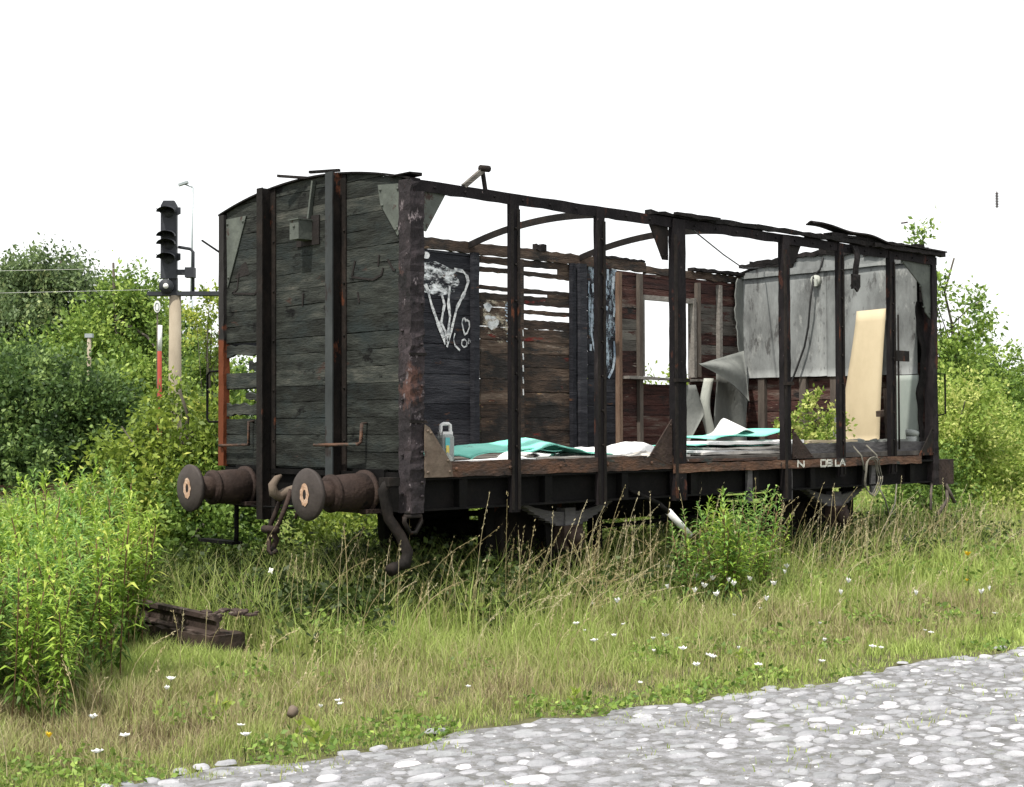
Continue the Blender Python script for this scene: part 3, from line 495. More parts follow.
gf = MB(); gv = MB()
for pl, w_ in (([(2.22, 2.86), (2.25, 2.8), (2.30, 2.66), (2.37, 2.51), (2.45, 2.36), (2.475, 2.30)], .036), ([(2.49, 2.27), (2.54, 2.41), (2.62, 2.66), (2.72, 2.81), (2.77, 2.92), (2.75, 2.98), (2.70, 3.02), (2.59, 3.03)], .032),
               ([(2.42, 2.79), (2.46, 2.68), (2.43, 2.56), (2.42, 2.50), (2.47, 2.42), (2.485, 2.30)], .026), ([(2.53, 2.86), (2.51, 2.70), (2.53, 2.57), (2.51, 2.44), (2.50, 2.33)], .03), 
               ([(2.72, 2.40), (2.70, 2.46), (2.685, 2.51), (2.70, 2.555), (2.725, 2.56), (2.735, 2.53), (2.75, 2.545), (2.78, 2.53), (2.785, 2.48), (2.755, 2.42), (2.72, 2.40)], .017),
               ([(2.595, 2.41), (2.575, 2.35), (2.595, 2.29), (2.655, 2.245)], .016), ([(2.72, 2.355), (2.685, 2.34), (2.68, 2.30), (2.71, 2.275), (2.745, 2.29), (2.75, 2.33), (2.72, 2.355)], .017), ([(2.77, 2.31), (2.775, 2.36), (2.80, 2.33), (2.83, 2.355), (2.835, 2.30)], .014)):
    ribbon(gf, pl, w_); gf.build('graffiti', 'spray', sw); gf = MB()
sm_ = MB(); sm_.add([(x, 2.4575, z) for x, z in ((2.17, 3.06), (2.35, 3.09), (2.62, 3.02), (2.66, 2.90), (2.58, 2.80), (2.40, 2.76), (2.17, 2.79))], [tuple(range(7))]); sm_.build('paint_smear', 'smearwhite', sw)
g2 = MB(); g2.add([(2.23+.045*math.cos(t*PI/6), 2.452, 3.14+.035*math.sin(t*PI/6)) for t in range(12)], [tuple(range(12))]); g2.build('graffiti', 'spray', sw)

# the old door bay: brown boards with daylight gaps
mb = MB()
for (z0, z1, a, b) in ((3.13, 3.20, 2.95, 4.27), (3.035, 3.085, 2.95, 4.27), (2.86, 2.905, 2.95, 4.27), (2.74, 2.83, 2.95, 4.27), (2.645, 2.69, 2.95, 4.27), (2.50, 2.59, 2.95, 4.27), (2.37, 2.495, 2.95, 4.27), (2.24, 2.365, 2.95, 4.27), (2.11, 2.235, 2.95, 4.27), (1.98, 2.105, 2.95, 4.27), (1.85, 1.975, 2.95, 4.27), (1.72, 1.845, 2.95, 4.27), (1.59, 1.715, 2.95, 4.27), (1.46, 1.585, 2.95, 4.27), (1.33, 1.455, 2.95, 4.27), (1.18, 1.325, 2.95, 4.27)):
    mb.board('x', a, b, z0, z1, 2.468, 2.492, j=.005, seg=.06, bow=.006, tongue=z0 < 2.45)
mb.board('x', 4.05, 4.27, 3.08, 3.14, 2.47, 2.49, j=.01); mb.board('x', 2.95, 3.5, 2.69, 2.745, 2.47, 2.49, j=.006); mb.board('x', 2.95, 3.5, 2.59, 2.65, 2.47, 2.49, j=.006); mb.board('x', 3.9, 4.27, 2.82, 2.865, 2.47, 2.49, j=.006)
mb.box(3.44, 3.52, 2.44, 2.465, 1.23, 3.2, rnd=.3)
dr = mb.build('wall_door', 'brown', wg); sm_ = MB(); sm_.add([(x, 2.4595, z) for x, z in ((2.97, 2.76), (3.40, 2.76), (3.42, 2.36), (3.2, 2.34), (2.97, 2.42))], [tuple(range(5))]); sm_.build('paint_smear', 'smeartan', dr); dr['label'] = 'brown weathered board door in the far wall with daylight between its upper boards'
gf = MB()
gf.add([(x, 2.462, z) for x, z in ((2.99, 2.60), (3.03, 2.61), (3.09, 2.60), (3.20, 2.605), (3.19, 2.53), (3.15, 2.485), (3.09, 2.46), (3.03, 2.50))], [tuple(range(8))])
gf.add([(x, 2.462, z) for x, z in ((2.98, 2.71), (3.04, 2.74), (3.10, 2.70), (3.06, 2.64), (3.0, 2.65))], [tuple(range(5))])
gf.build('paint_splash', 'spray', dr); gf = MB()
for k in range(16): ribbon(gf, [(3.30+random.uniform(-.03, .03), 2.75-k*.026), (3.33+random.uniform(-.03, .03), 2.735-k*.026)], .014, y=2.462)
gf.build('paint_splash', 'bluespray', dr)
for k in range(6): gf = MB(); ribbon(gf, [(3.50, 2.48-k*.12), (3.505, 2.42-k*.12)], .016, y=2.437); gf.build('paint_splash', 'spray', dr)
for (x0, x1, d) in ((2.80, 2.87, .06), (4.20, 4.255, .05), (4.28, 4.39, .08)):
    ragged_post(x0, x1, 2.46-d, 2.462, 1.18, 3.21, 'innertar', name='wall_post', j=.003)
mb = MB(); rows(4.50, 4.95, 1.14, 3.20, None, mb=mb, h=.145); pn = mb.build('wall_panel', 'innertar', wg); pn['label'] = 'narrow burnt wall panel streaked with blue and white paint'
sm_ = MB(); sm_.add([(x, 2.4615, z) for x, z in ((4.50, 3.2), (4.94, 3.2), (4.94, 2.2), (4.8, 2.0), (4.6, 2.25), (4.5, 2.5))], [tuple(range(6))]); sm_.build('paint_smear', 'smearblue', pn)
gf = MB()
for k in range(26):
    x = random.choice((4.53, 4.60, 4.72, 4.78, 4.88))+random.uniform(-.03, .03); zz = 3.2-abs(random.gauss(0, .35)); ribbon(gf, [(x, zz), (x+random.uniform(-.02, .02), zz-random.uniform(.03, .16))], random.uniform(.01, .045), y=2.458+random.uniform(-.003, .001))
ribbon(gf, [(4.89, 2.42), (4.90, 2.25), (4.87, 2.12), (4.80, 2.02)], .035); ribbon(gf, [(4.55, 2.8), (4.53, 2.5), (4.58, 2.3)], .03)
gf.build('paint_streak', 'bluespray', pn)
WX0, WX1, WZ0, WZ1 = 5.36, 6.20, 2.05, 2.94
mb = MB(); sk = [(WX0, WX1, WZ0, WZ1)]
def pk(z):
    if z < 2.0: return 0
    return 1 if (random.random() < .5 and z < 2.95) else 0
z = 1.14
while z < 3.19:
    t = z+.118
    if z < WZ1-.045 and t > WZ0+.03:
        mb.board('x', 4.95, WX0, z+.003, t-.003, 2.465, 2.495, mi=pk(z), j=.004, bow=.003, tongue=True); mb.board('x', WX1, 7.26, z+.003, t-.003, 2.465, 2.495, mi=pk(z), j=.004, bow=.003, tongue=True)
    else: mb.board('x', 4.95, 7.26, z+.003, min(t, 3.19)-.003, 2.465, 2.495, mi=pk(z), j=.004, bow=.003, tongue=True)
    z = t
mb.build('side_wall', ['red', 'greyboard'], wg)['label'] = 'right section of the far side wall, red and bleached boards round a window hole'
for x, m, z0, z1 in ((4.95, 'tanwood', 1.23, 3.17), (5.29, 'greywood', 1.23, 3.17), (6.30, 'greywood', 2.06, 3.14), (6.70, 'palewood', 2.05, 3.14)):
    mb = MB(); mb.box(x-.027, x+.027, 2.41, 2.462, z0, z1, j=.003); mb.build('wall_stud', m, wg)
wn = MB(); wn.box(WX0-.02, WX1+.04, 2.42, 2.462, WZ1-.045, WZ1+.01, j=.002); wn.box(WX0-.025, WX0, 2.42, 2.50, WZ0, WZ1, j=.002); wn.box(WX1, WX1+.05, 2.41, 2.50, WZ0, WZ1+.02, j=.003)
wo = wn.build('window_frame', 'palewood', wg); sm = MB(); sm.board('x', 5.0, 6.55, 2.012, 2.042, 2.34, 2.47, j=.006, bow=.012); sm.build('window_sill', 'palewood', wo)
# far end wall
mb = MB(); z = 1.15
while z < 3.47:
    mb.board('y', .08, 2.46, z+.003, z+.125, 7.24, 7.27, j=.004, bow=.002, tongue=True, top=arch, mi=0 if z < 2.1 else 1); z += .128
for y in (2.2, 1.62, 1.2): mb.box(7.18, 7.235, y-.045, y+.045, 1.23, 2.06, mi=2, j=.003)
mb.build('end_wall', ['red', 'char', 'greywood'], wg)['label'] = 'far end wall, dark red boards below grey lining'
for (y0, y1, z0, z1, m) in ((1.275, 2.465, 2.055, 3.26, 'lining'), (.13, 1.268, 2.045, 3.26, 'lining'), (.12, .50, 1.30, 2.04, 'lining2'), (.75, 1.32, 1.25, 1.62, 'torn')):
    mb = MB(); dx = random.uniform(0, .006)
    mb.sheet(lambda u, v: (7.165+dx+.0015*math.sin(7*u+3*v), y0+(y1-y0)*u, z0+(z1-z0)*v+(.008*vnoise(np.array([u*9]), np.array([1.]), 1.)[0]*(1-v) if m == 'lining' else 0)), 14, 12, .008, rnd=random.random())
    for k in range(7):
        if m == 'lining': mb.tube([(7.16, y0+.03, z0+.1+k*.17), (7.156, y0+.03, z0+.1+k*.17)], .006, 6)
    mb.build('lining_panel', m, wg)
mb = MB(); n = 20
for i in range(n):
    y0, y1 = .18+2.28*i/n, .18+2.28*(i+1)/n
    mb.prism([(7.15, y0, 3.265), (7.15, y1, 3.265), (7.15, y1, arch(y1)-.015), (7.15, y0, arch(y0)-.015)], (.01, 0, 0), rnd=.4)
mb.board('y', .2, 2.46, 3.245, 3.285, 7.13, 7.148, j=.004, rnd=.9); mb.build('lining_strip', 'lining', wg)
mb = MB()
for k in range(9): y = random.uniform(.3, 2.2); mb.board('y', y-.3, y+.35, arch(y)-.02, arch(y)+.03+random.uniform(0, .03), 7.12, 7.3, j=.014, seg=.05)
mb.board('y', .0, 2.5, TOP+.0, TOP+.0, 7.2, 7.3, top=arch)
for i in range(n):
    y0, y1 = 2.52*i/n, 2.52*(i+1)/n
    mb.prism([(7.16, y0, arch(y0)-.012), (7.16, y1, arch(y1)-.012), (7.16, y1, arch(y1)+.022), (7.16, y0, arch(y0)+.022)], (.18, 0, 0), rnd=.3)
mb.build('roof_edge', 'char', wg)
mb = MB(); mb.tube([(7.15, 1.40, 3.15), (7.12, 1.40, 3.15)], [.07, .06], 14, mi=0); mb.box(7.10, 7.12, 1.36, 1.43, 3.08, 3.16, mi=0); ul = mb.build('wall_lamp', 'pale', wg)
mb = MB(); mb.tube([(7.14, 1.30, 3.40), (7.13, 1.33, 3.27), (7.13, 1.42, 3.20), (7.08, 1.40, 3.10), (7.06, 1.42, 2.9), (7.09, 1.47, 2.62), (7.10, 1.53, 2.40), (7.09, 1.62, 2.18), (7.08, 1.72, 1.95), (7.05, 1.80, 1.62), (7.0, 1.85, 1.4)], .012, 8); mb.build('lamp_cable', 'cable', ul)
# torn lining on the far wall, right corner
def tornA(u, v):
    z = 1.98+1.26*v; xl = 6.90+.07*vnoise(np.array([v*9.]), np.array([2.]), 1.)[0]+.06*vnoise(np.array([v*31.]), np.array([5.]), 1.)[0]+.10*max(0, .45-v)*1.5
    return (xl+(7.20-xl)*u, 2.445-.05*(1-u)**2-.02*math.sin(6*v)*(1-u), z)
mb = MB(); mb.sheet(tornA, 10, 24, .010, rnd=.7); mb.build('lining_panel', 'torn', wg)['label'] = 'torn grey lining with a ragged left edge in the far corner'
mb = MB()
def flap(u, v):
    # triangle: hinge top (7.15,2.40,2.45) ; left tip (6.10,2.05,2.20) ; right tip (7.0,2.10,1.77), bulging
    A, B, C = Vector((6.98, 2.38, 2.58)), Vector((6.0, 2.18, 2.19)), Vector((6.86, 2.14, 1.78)); D = Vector((7.12, 2.36, 2.25))
    top = B.lerp(A, u); bot = B.lerp(C, u); p = bot.lerp(top, v)
    edge = C.lerp(D, v); p = p.lerp(p+(edge-C.lerp(A, v))*u*.6, 1)
    p += Vector((-.0, -.12, .05))*math.sin(PI*u)*math.sin(PI*min(1, v+.15))
    return p
mb.sheet(flap, 16, 10, .012, rnd=.5); mb.build('lining_flap', 'torn', wg)['label'] = 'grey lining sheet curling forward into a pointed flap'
mb = MB(); mb.sheet(lambda u, v: (6.52+.60*u, 2.36+.05*math.sin(PI*u)+.02*math.sin(5*v), 1.24+.86*v), 12, 8, .01, rnd=.5); mb.build('lining_panel', 'torn', wg)
mb = MB(); mb.sheet(lambda u, v: (6.24+.16*u+.05*math.sin(6*v+1)+.03*(1-v), 2.33-.06*math.sin(PI*u), 1.24+.80*v), 6, 16, .012, rnd=.5); mb.build('lining_strip', 'pale', wg)
mb = MB(); mb.sheet(lambda u, v: (5.82+.36*u*(1-abs(v-.55)*1.3)+.12*v, 2.42-.12*u, 1.26+.70*v), 8, 12, .01, rnd=.4); mb.build('lining_strip', 'torn', wg)
# floor and edges
mb = MB()
for k in range(18): mb.box(.05, 7.22, .0+k*.1365, .0+k*.1365+.131, FZ-.045, FZ+random.uniform(-.003, .003))
mb.build('floor_boards', 'floor', wg)
mb = MB(); mb.board('x', .10, 2.90, 1.135, 1.25, -.042, -.004, j=.005, seg=.08, rnd=.4)
for k in range(5): mb.tube([(.4+k*.55, -.043, 1.19), (.4+k*.55, -.052, 1.19)], .014, 8, rnd=.9)
mb.build('edge_plank', 'edge', wg)
mb = MB(); mb.board('x', 2.88, 6.90, 1.10, 1.178, -.066, -.045, j=.004, seg=.1, bow=.002, rnd=.75); mb.board('x', 2.9, 4.4, 1.185, 1.21, -.03, .02, j=.004, rnd=.1)
ep = mb.build('edge_plank', 'edge', wg); ep['label'] = 'orange rusty edge plank with worn white painted characters'
mb = MB()
def stroke(pts, w=.013):
    for a, b in zip(pts[:-1], pts[1:]): mb.beam((a[0], -.069, a[1]), (b[0], -.069, b[1]), .003, w)
gz0, gz1 = 1.108, 1.168
def glyph(ch, x, w=.085):
    m_ = (gz0+gz1)/2; P = {'N': [[(0, 0), (0, 1), (1, 0), (1, 1)]], 'O': [[(0, 0), (0, 1), (1, 1), (1, 0), (0, 0)]], 'B': [[(0, 0), (0, 1), (1, .9), (.8, .5), (0, .5)], [(.8, .5), (1, .1), (0, 0)]], 'L': [[(.1, 1), (.1, 0), (1, 0)]], 'A': [[(0, 0), (.5, 1), (1, 0)], [(.2, .4), (.8, .4)]]}[ch]
    for pl in P: stroke([(x+w*a, gz0+(gz1-gz0)*b) for a, b in pl], .018)
glyph('N', 4.67, .10); glyph('O', 5.05); glyph('B', 5.16); glyph('L', 5.29); glyph('A', 5.38)
mb.build('lettering', 'letter', ep)
mb = MB(); mb.board('x', 4.75, 7.2, 1.19, 1.325, .03, .06, j=.006, seg=.1, rnd=.5); mb.build('kick_board', 'kick', wg)
# underframe
mb = MB(); mb.box(.02, 7.26, .045, .06, .89, 1.135); mb.box(.02, 7.26, -.03, .045, 1.115, 1.133); mb.box(.02, 7.26, -.02, .045, .89, .905); mb.box(.02, 7.26, 2.44, 2.455, .89, 1.135)
for k in range(8): mb.box(.45+k*.9, .53+k*.9, -.02, .044, .905, 1.114)
mb.build('solebar', 'solebar', wg)
mb = MB(); mb.box(.02, .10, .1, 2.42, .88, 1.17); mb.box(-.02, .02, .11, 2.42, 1.13, 1.17)
for y in (.46, 2.05): mb.box(-.03, .018, y-.19, y+.19, .86, 1.19)
mb.build('headstock', 'dark', wg)
mb = MB(); mb.box(7.19, 7.30, .1, 2.42, .88, 1.15); mb.box(7.31, 7.62, -.03, .10, .86, 1.13); mb.build('headstock', 'rustiron', wg)
mb = MB()
for x in (1.2, 2.4, 3.6, 4.8, 6.0): mb.box(x-.04, x+.04, .061, 2.43, .92, 1.16)
for y in (.8, 1.7): mb.box(.1, 7.19, y-.03, y+.03, .95, 1.17)
mb.tube([(1.0, 1.25, .75), (6.3, 1.25, .75)], .025); mb.tube([(2.6, .6, .62), (4.7, .6, .66)], .02); mb.tube([(2.9, 1.0, .8), (3.9, 1.0, .8)], .16, 12)
mb.build('cross_bearer', 'dark', wg)
# buffers
def buffer(x, y, s):
    b = MB(); b.tube([(x, y, 1.02), (x+s*.20, y, 1.02), (x+s*.36, y, 1.02), (x+s*.37, y, 1.02)], [.145, .14, .128, .11], 24); b.tube([(x+s*.02, y, 1.02), (x+s*.05, y, 1.02)], .165, 24); b.tube([(x+s*.33, y, 1.02), (x+s*.355, y, 1.02)], .14, 24); b.box(min(x, x+s*.12), max(x, x+s*.12), y-.15, y+.15, .87, .90)
    o = b.build('buffer', 'rustiron', wg)
    p = MB(); p.tube([(x+s*.3, y, 1.02), (x+s*.50, y, 1.02)], .092, 18); p.tube([(x+s*.50, y, 1.02), (x+s*.53, y, 1.02)], [.085, .12], 20); p.build('buffer_rod', 'rustiron', o)
    d = MB(); d.tube([(x+s*.525, y, 1.02), (x+s*.55, y, 1.02), (x+s*.562, y, 1.02), (x+s*.572, y, 1.02), (x+s*.575, y, 1.02)], [.182, .190, .180, .09, .01], 36); dd = d.build('buffer_head', 'disc', o)
    c = MB(); xx = x+s*.5745
    if s < 0:
        ro = [(xx-.003, y+.052*math.cos(t*PI/9)*(1+.12*math.sin(t*2.3)), 1.02+.083*math.sin(t*PI/9)*(1+.1*math.sin(t*3.1))) for t in range(18)]; ri = [(xx-.003, y+.02*math.cos(t*PI/9), 1.02+.036*math.sin(t*PI/9)) for t in range(18)]
        c.add(ro+ri, [(i, (i+1) % 18, 18+(i+1) % 18, 18+i) for i in range(18)], rnd=.6); c.add([(xx-.001, a[1], a[2]) for a in ri], [tuple(range(18))], rnd=0, mi=1)
        c.build('scrape_mark', ['rustbright', 'blackmark'], o)
for y in (.46, 2.05): buffer(-.03, y, -1)
for y in (.46, 2.05): buffer(7.31, y, 1)
mb = MB()
mb.box(-.06, .02, 1.17, 1.33, .93, 1.11)
mb.tube([(-.02, 1.25, 1.02), (-.12, 1.25, 1.02), (-.20, 1.25, 1.0), (-.28, 1.25, .97), (-.33, 1.25, 1.0), (-.34, 1.25, 1.06), (-.30, 1.25, 1.11), (-.26, 1.25, 1.13)], [.045, .04, .04, .042, .04, .035, .026, .012], 10)
dh = mb.build('draw_hook', 'tanplate', wg)
mb = MB()
for s in (-1, 1): mb.tube([(-.20, 1.25+s*.045, 1.02), (-.26, 1.25+s*.05, .88), (-.34, 1.25+s*.05, .72)], .019, 8)
mb.tube([(-.36, 1.16, .72), (-.36, 1.34, .72)], .03, 8); mb.tube([(-.36, 1.25, .72), (-.30, 1.25, .64), (-.34, 1.25, .56)], .024, 8); mb.tube([(-.34, 1.20, .56), (-.34, 1.25, .53), (-.34, 1.30, .56), (-.34, 1.29, .70)], .018, 8)
mb.tube([(-.2, 1.13, 1.02), (-.2, 1.10, .9), (-.22, 1.12, .8)], .015, 6); mb.build('coupling_chain', 'rustiron', dh)
mb = MB(); mb.tube([(-.16, .05, 1.12), (-.19, .08, 1.05), (-.15, .07, .85), (-.08, .02, .72), (-.03, .0, .60), (-.06, .0, .52), (-.14, -.0, .50)], [.035, .042, .04, .04, .042, .05, .03], 10); mb.tube([(-.14, 0, .50), (-.2, 0, .48)], .045, 10); mb.box(-.2, -.1, .0, .12, 1.08, 1.14)
mb.build('brake_hose', 'iron', wg)
def step(y0, s):
    mb = MB(); mb.tube([(-.08, y0, 1.0), (-.10, y0-.02*s, .86), (-.12, y0-.05*s, .62), (-.12, y0-.04*s, .56)], .02, 6); mb.obox((-.12, y0+.20*s, .555), (.05, 0, 0), (0, .26, 0), (0, 0, .012)); mb.tube([(-.1, y0-.02*s, .86), (-.1, 1.3, .87)], .01, 6); mb.build('foot_step', 'dark', wg)
step(2.14, 1)
mb = MB(); mb.box(-.16, .02, .44, .95, 1.355, 1.37); 
mb.v = []; mb.f = []; mb.r = []; mb.mi = []; mb.sm = []
mb.tube([(-.13, 1.0, 1.365), (-.09, .51, 1.375), (-.06, .51, 1.39), (-.05, .51, 1.53)], .014, 6); mb.tube([(-.05, .51, 1.53), (-.0, .51, 1.53)], .01, 6); mb.tube([(-.13, 1.0, 1.365), (0, 1.0, 1.365)], .01, 6); mb.build('hand_rail', 'edge', wg)
mb = MB(); mb.tube([(-.05, 2.46, 1.35), (-.05, 2.02, 1.36), (-.05, 2.02, 1.55), (0, 2.02, 1.55)], .013, 6); mb.tube([(-.05, 2.46, 1.35), (.0, 2.46, 1.35)], .01, 6); mb.build('hand_rail', 'edge', wg)
mb = MB(); mb.tube([(0, 2.51, 1.98), (-.02, 2.66, 1.98), (-.02, 2.70, 1.95), (-.02, 2.70, 1.58), (-.02, 2.67, 1.55), (0, 2.51, 1.55)], .011, 6); mb.build('hand_rail', 'dark', wg)
mb = MB(); mb.tube([(0, 2.51, 2.98), (-.05, 2.74, 3.11)], .009, 6); mb.build('wire_hook', 'dark', wg)
mb = MB(); mb.tube([(7.31, -.0, 2.05), (7.42, -.05, 2.05), (7.42, -.05, 1.62), (7.31, -.0, 1.6)], .01, 6); mb.build('hand_rail', 'dark', wg)
mb = MB(); mb.tube([(7.5, -.0, .87), (7.45, -.05, .7), (7.25, -.05, .55)], .02, 6); mb.tube([(7.45, -.03, .86), (7.6, -.05, .66)], .02, 6); mb.tube([(7.2, -.0, .9), (7.1, -.05, .6)], .015, 6); mb.build('broken_bracket', 'greywood', wg)
# wheels, springs, axle boxes
for xw, full in ((1.78, 1), (5.62, 1)):
    mb = MB(); mb.tube([(xw, .25, .62), (xw, 2.25, .62)], .07, 12); ax = mb.build('wheelset', 'dark', wg)
    for y, s in ((.53, 1), (1.97, -1)):
        q = MB(); prof = [(.47, -.07), (.47, .05), (.50, .055), (.50, .075), (.41, .075), (.40, .02), (.14, .0), (.13, .09), (.0, .09)]
        vs = []; n = 40
        full_p = [(0, -.08), (.13, -.08), (.14, -.03), (.40, -.03), (.41, -.07)]+prof
        for r_, d_ in full_p:
            for k in range(n): a = 2*PI*k/n; vs.append((xw+r_*math.cos(a), y+s*d_, .62+r_*math.sin(a)))
        q.add(vs, [(i*n+k, i*n+(k+1) % n, (i+1)*n+(k+1) % n, (i+1)*n+k) for i in range(len(full_p)-1) for k in range(n)], rnd=.3, smooth=True); q.build('wheel', 'iron', ax)
    for y in (.17, 2.33):
        s_ = MB()
        for lf in range(8):
            hl = .58-lf*.06; zz = .80-lf*.014; pts = []
            for k in range(13):
                u = -1+2*k/12; pts.append((xw+hl*u, y, zz+.11*(hl*u/.58)**2))
            for a, b in zip(pts[:-1], pts[1:]): s_.beam(a, b, .075, .013, rnd=.5)
        s_.box(xw-.06, xw+.06, y-.05, y+.05, .66, .84)
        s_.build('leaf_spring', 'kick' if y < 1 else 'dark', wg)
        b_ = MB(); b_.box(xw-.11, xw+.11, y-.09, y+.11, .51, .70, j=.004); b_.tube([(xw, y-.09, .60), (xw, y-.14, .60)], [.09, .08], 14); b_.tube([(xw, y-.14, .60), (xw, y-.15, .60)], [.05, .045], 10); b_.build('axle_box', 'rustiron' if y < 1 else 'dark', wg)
        g_ = MB()
        for s in (-1, 1): g_.prism([(xw+s*.12, y+.02, .34), (xw+s*.18, y+.02, .34), (xw+s*.22, y+.02, .70), (xw+s*.42, y+.02, .90), (xw+s*.25, y+.02, .90), (xw+s*.12, y+.02, .76)], (0, .012, 0))
        g_.box(xw-.16, xw+.16, y+.02, y+.03, .34, .38)
        g_.build('axle_guard', 'dark', wg)
        h_ = MB()
        for s in (-1, 1): h_.tube([(xw+s*.58, y, .91), (xw+s*.60, y, .98)], .02, 6); h_.box(xw+s*.60-.05, xw+s*.60+.05, y-.05, y+.05, .94, 1.02)
        h_.build('spring_hanger', 'iron', wg)
for x0 in (1.15, 2.42, 4.98, 6.27):
    mb = MB(); mb.box(x0-.05, x0+.05, .40, .50, .45, .85, j=.01); mb.tube([(x0, .45, .85), (x0, .45, 1.1)], .02, 6); mb.build('brake_block', 'dark', wg)
mb = MB(); mb.tube([(2.35, .02, .98), (2.72, -.02, .84)], .022, 8, mi=0); mb.tube([(2.72, -.02, .84), (2.84, -.04, .75)], [.022, .026], 8, mi=0); mb.tube([(2.82, -.04, .77), (3.08, -.06, .555)], [.032, .03], 8, mi=1)
mb.build('brake_lever', ['dark', 'whitepaint'], wg)['label'] = 'slanting brake lever with a white painted end'
for x in (4.0, 4.62, 6.05): 
    mb = MB(); mb.box(x-.035, x+.035, -.02, .01, .80, 1.10); mb.build('side_bracket', 'kick', wg)
mb = MB(); mb.box(6.42, 6.66, -.075, -.058, 2.16, 2.27); mb.tube([(6.47, -.062, 2.64), (6.47, -.062, 1.25)], .011, 6); ragged = mb.build('door_latch', 'iron', wg)
# broken lining of the open side at the far corner
mb = MB(); mb.board('y', .02, .04, 1.3, 2.9, 7.1, 7.16, j=.004)
mb.v = []; mb.f = []; mb.r = []; mb.mi = []; mb.sm = []
mb.sheet(lambda u, v: (7.07+.11*u+.03*math.sin(13*v)*(1-u)+.015*math.sin(31*v), .06+.02*math.sin(8*v), 1.32+1.5*v), 4, 26, .012); mb.build('burnt_strip', 'char', wg)

#RUBBISH
# ------------------------------------------------------------------ things lying in the wagon
def crumpled(x0, x1, y0, y1, z0, hfn, nu=20, nv=10, ph=0):
    def f(u, v):
        e = .03*math.sin(9*v+ph)+.02*math.sin(23*v+ph); e2 = .03*math.sin(8*u+ph*2)+.015*math.sin(19*u)
        return (x0+(x1-x0)*u+e, y0+(y1-y0)*v+e2, z0+max(0, hfn(u, v)))
    return f
def lay(name, fn, m, label, cat, nu=24, nv=10, th=.008, group=None):
    mb = MB(); mb.sheet(fn, nu, nv, th, rnd=.5); return tag(mb.build(name, m), label, cat, group)
lay('tarpaulin', crumpled(.72, 1.75, .15, .9, FZ+.02, lambda u, v: (.10*math.sin(PI*min(1, u*.75))**.7+.012*math.sin(13*u+5*v)+.03*vnoise(np.array([u*9]), np.array([v*5]), 1.)[0])*(.45+.55*math.sin(PI*v*.8+.3))), 'turq', 'turquoise sheet humped on the wagon floor beside the grey canister', 'tarpaulin')
lay('tarpaulin', crumpled(1.25, 2.22, .10, .75, FZ+.03, lambda u, v: (.135*math.exp(-((u-.32)/.32)**2)+.03*vnoise(np.array([u*10]), np.array([v*5+3]), 1.)[0])*(.5+.5*math.sin(PI*v*.8+.3)), ph=2), 'turq', 'turquoise sheet with a ridge between the second and third slender posts', 'tarpaulin')
def rag(cx, cy, sx, sy, z0, h, ph):
    return lambda u, v: (cx+sx*(u-.5)*(1+.12*math.sin(7*v+ph)), cy+sy*(v-.5)*(1+.15*math.sin(6*u+ph)), z0+h*(math.sin(PI*u)*math.sin(PI*v))**.6*(.50+.3*math.sin(5*u+4*v+ph))+.05*h/.12*abs(vnoise(np.array([u*5+ph]), np.array([v*4.]), 1.)[0]-.4)*(1 if 0<u<1 else .2))
ragset = [('paper_sheet', 2.38, .55, .52, .55, .11, 1, 'paper', 'crumpled white paper lying at the right end of the turquoise sheet', 'paper'),
 ('paper_sheet', 2.12, .95, .40, .35, .16, 2.4, 'paper', 'white paper heap with dark specks behind the tip of the turquoise sheet', 'paper'),
 ('paper_sheet', 2.85, .45, .50, .55, .13, 3.3, 'paper', 'humped white paper just right of the third post from the left', 'paper'),
 ('plastic_sheet', 3.15, .28, .45, .25, .05, 4.1, 'turq', 'small dark turquoise scrap under the white papers beside the thick door post', 'plastic sheet'),
 ('paper_sheet', 3.28, .85, .55, .45, .17, .6, 'paper', 'tilted white paper sheet left of the thick door post, highest of the left papers', 'paper'),
 ('paper_sheet', .95, .08, .75, .10, .022, 1.5, 'paper', 'thin white paper strip on the wagon edge in front of the turquoise sheet', 'paper')]
for (nm, cx, cy, sx, sy, h, ph, m, lab, cat) in ragset: lay(nm, rag(cx, cy, sx, sy, FZ+.012, h, ph), m, lab, cat, 16, 10)
scr = random.Random(77)
SC = ['small white scrap by the first slender post', 'small white scrap behind the canister end of the turquoise sheet', 'small white scrap between the third post and the tilted paper', 'dark scrap in front of the paper heap at the third post', 'white scrap at the foot of the thick door post', 'small grey scrap on the edge left of the thick door post', 'white scrap left of the doorway pile', 'grey scrap behind the doorway pile']
for (cx, cy, m), lab in zip(((1.12, .12, 'paper'), (.85, 1.0, 'paper'), (2.55, .9, 'paper'), (2.25, .22, 'grime'), (3.35, .45, 'paper'), (2.65, .10, 'grime'), (3.5, .9, 'paper'), (4.2, 1.2, 'grime')), SC):
    lay('paper_scrap', rag(cx, cy, scr.uniform(.18, .35), scr.uniform(.12, .3), FZ+.012, scr.uniform(.04, .09), scr.uniform(0, 6)), m, lab, 'paper scrap', 8, 6, .004)
def blk(name, x0, x1, y0, y1, z0, z1, m, label, cat, j=.006, group=None):
    mb = MB(); mb.board('x', x0, x1, z0, z1, y0, y1, j=j, seg=.12, bow=.006); return tag(mb.build(name, m), label, cat, group)
blk('cardboard_sheet', 1.3, 2.3, .02, .14, FZ+.006, FZ+.03, 'grime', 'grimy flat cardboard strip on the wagon edge left of the second slender post', 'cardboard')
blk('cardboard_sheet', 2.1, 3.2, .03, .30, FZ+.006, FZ+.028, 'grime', 'grimy flat cardboard under the white papers left of the thick door post', 'cardboard')
